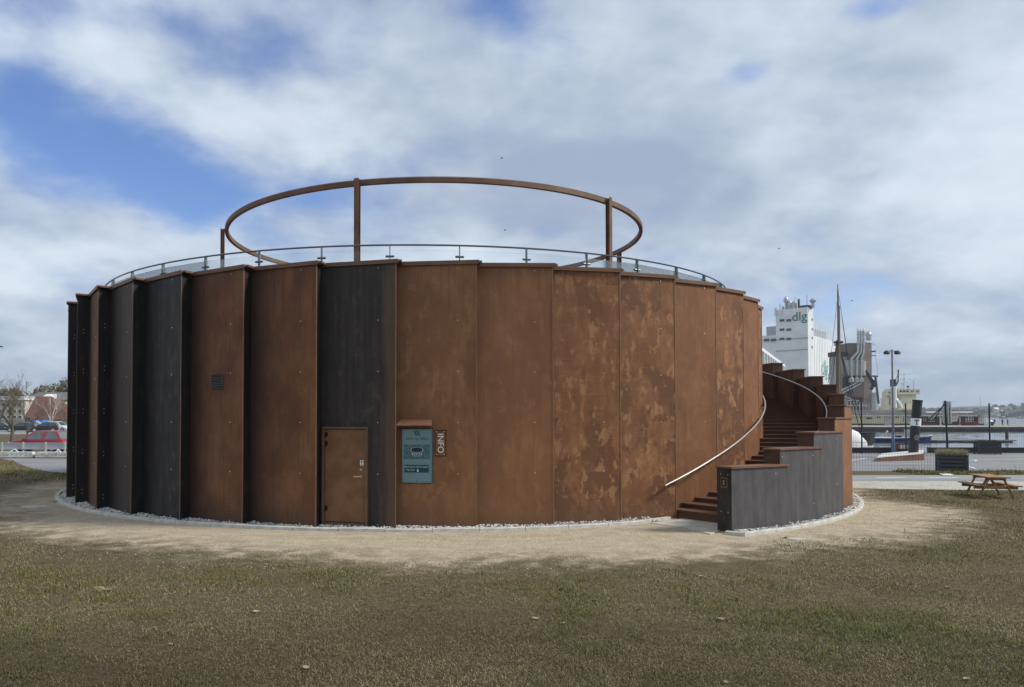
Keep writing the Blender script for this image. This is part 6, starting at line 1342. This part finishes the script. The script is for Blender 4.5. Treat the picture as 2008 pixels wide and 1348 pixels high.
# stray stones on the sand
sp = []
for i in range(15000):
    a = rng.uniform(-75, 75); r = rng.uniform(11.9, 15.9)
    if 26 < a < 110 and r < 14.25: continue
    p = pol(r, a); sp.append((p.x, p.y, .002, rng.uniform(.003, .006)+(.006 if rng.random() < .12 else 0)))
o = pebbles('path_grit', 'pebble', sp, 9)
# fallen leaves, dry tuft
def leaf(px, py, s_, rz, til, lab):
    p = gnd(px, py); b = MB(); m_ = 5; up, dn = [], []
    for k in range(m_+1):
        t = k/m_; w = .38*s_*sin(pi*min(.97, t*.94+.04))**.8; up.append((s_*(t-.5), w, .012+.25*s_*abs(t-.5)**1.5+.10*w)); dn.append((s_*(t-.5), -w*.9, .012+.22*s_*abs(t-.5)**1.5+.22*w))
    mid = [(s_*(k/m_-.5), 0, .008+.18*s_*abs(k/m_-.5)**1.5) for k in range(m_+1)]; n = m_+1
    b.add(up+mid+dn, [(i, i+1, n+i+1, n+i) for i in range(m_)]+[(n+i, n+i+1, 2*n+i+1, 2*n+i) for i in range(m_)])
    b.tube([mid[0], (mid[0][0]-.3*s_, .05*s_, .02)], .0025, 4)
    o = link('fallen_leaf', b.mesh('fallen_leaf'), 'leaf'); o.location = (p.x, p.y, .012); o.rotation_euler = (til, til*.6, rz); tag(o, lab, 'leaf', 'fallen leaves on the lawn')
for (px, py, s_, lab) in ((502, 1203, .085, 'pale dry leaf on the lawn left of centre, below the brown plate beside the door'), (203, 1203, .06, 'dry leaf on the lawn just below the arching straw tuft'), (335, 1268, .06, 'small dry leaf low on the lawn left of centre'),
        (1050, 1217, .10, 'long pale leaf in the middle of the lawn'), (1106, 1226, .06, 'small dry leaf right of the long pale one'), (1375, 1133, .09, 'pale leaf on the lawn nearest the stair foot'), (1255, 1198, .07, 'dry leaf midway between the lawn centre and the stair'),
        (1415, 1218, .09, 'large dry leaf on the lawn in front of the grey stair wall'), (1424, 1343, .06, 'dry leaf at the bottom edge below the stair'), (1895, 1336, .07, 'dry leaf in the bottom right corner of the lawn'), (600, 1314, .08, 'pale dry leaf low on the lawn below the vent'), (1858, 1154, .06, 'dry leaf on the right side of the lawn below the picnic table')):
    leaf(px, py, s_, rng.uniform(0, 6.28), rng.uniform(-.25, .25), lab)
def dry_tuft(px, py, n, h, lab, mat='straw'):
    p = gnd(px, py); rs = random.Random(px); b = MB()
    for i in range(n):
        a = rs.uniform(-1.2, 1.2)+pi/2*rs.choice((0, 2)); l = h*rs.uniform(.6, 1.2); o_ = Vector((rs.gauss(0, .03), rs.gauss(0, .03), 0)); d = Vector((cos(a), sin(a)*.6, 0)); w = Vector((-sin(a), cos(a), 0))*.0045
        q = [p+o_+d*l*t+Vector((0, 0, l*1.0*(t-t*t*.75))) for t in (0, .35, .7, 1)]; vs = [v for k, c in enumerate(q) for v in (c-w*(1-k*.25), c+w*(1-k*.25))]; b.add(vs, [(2*k, 2*k+1, 2*k+3, 2*k+2) for k in range(3)])
    tag(b.build('grass_tuft', mat), lab, 'grass tuft')
dry_tuft(205, 1160, 34, .17, 'pale dry grass tuft arching over the lawn on the left'); MT['weed'] = plain('green_weed', (.07, .09, .03), .8, 0, .3, 10)
dry_tuft(105, 985, 26, .16, 'small green weed tuft against the kerb on the left', 'weed'); dry_tuft(1538, 1056, 30, .10, 'little green weed beside the stair kerb', 'weed')

# ================================================================== AIR
m = bpy.data.materials.new('air'); m.use_nodes = True; nt = m.node_tree; nt.nodes.clear(); o_ = nt.nodes.new('ShaderNodeOutputMaterial'); v_ = nt.nodes.new('ShaderNodeVolumePrincipled')
v_.inputs['Color'].default_value = (.80, .87, .95, 1); v_.inputs['Density'].default_value = .0002; nt.links.new(v_.outputs[0], o_.inputs['Volume'])
b = MB(); b.box(-4100, 9100, -400, 12100, -5, 60); hz = b.build('haze', m); hz['kind'] = 'stuff'; hz['label'] = 'thin pale sea air'
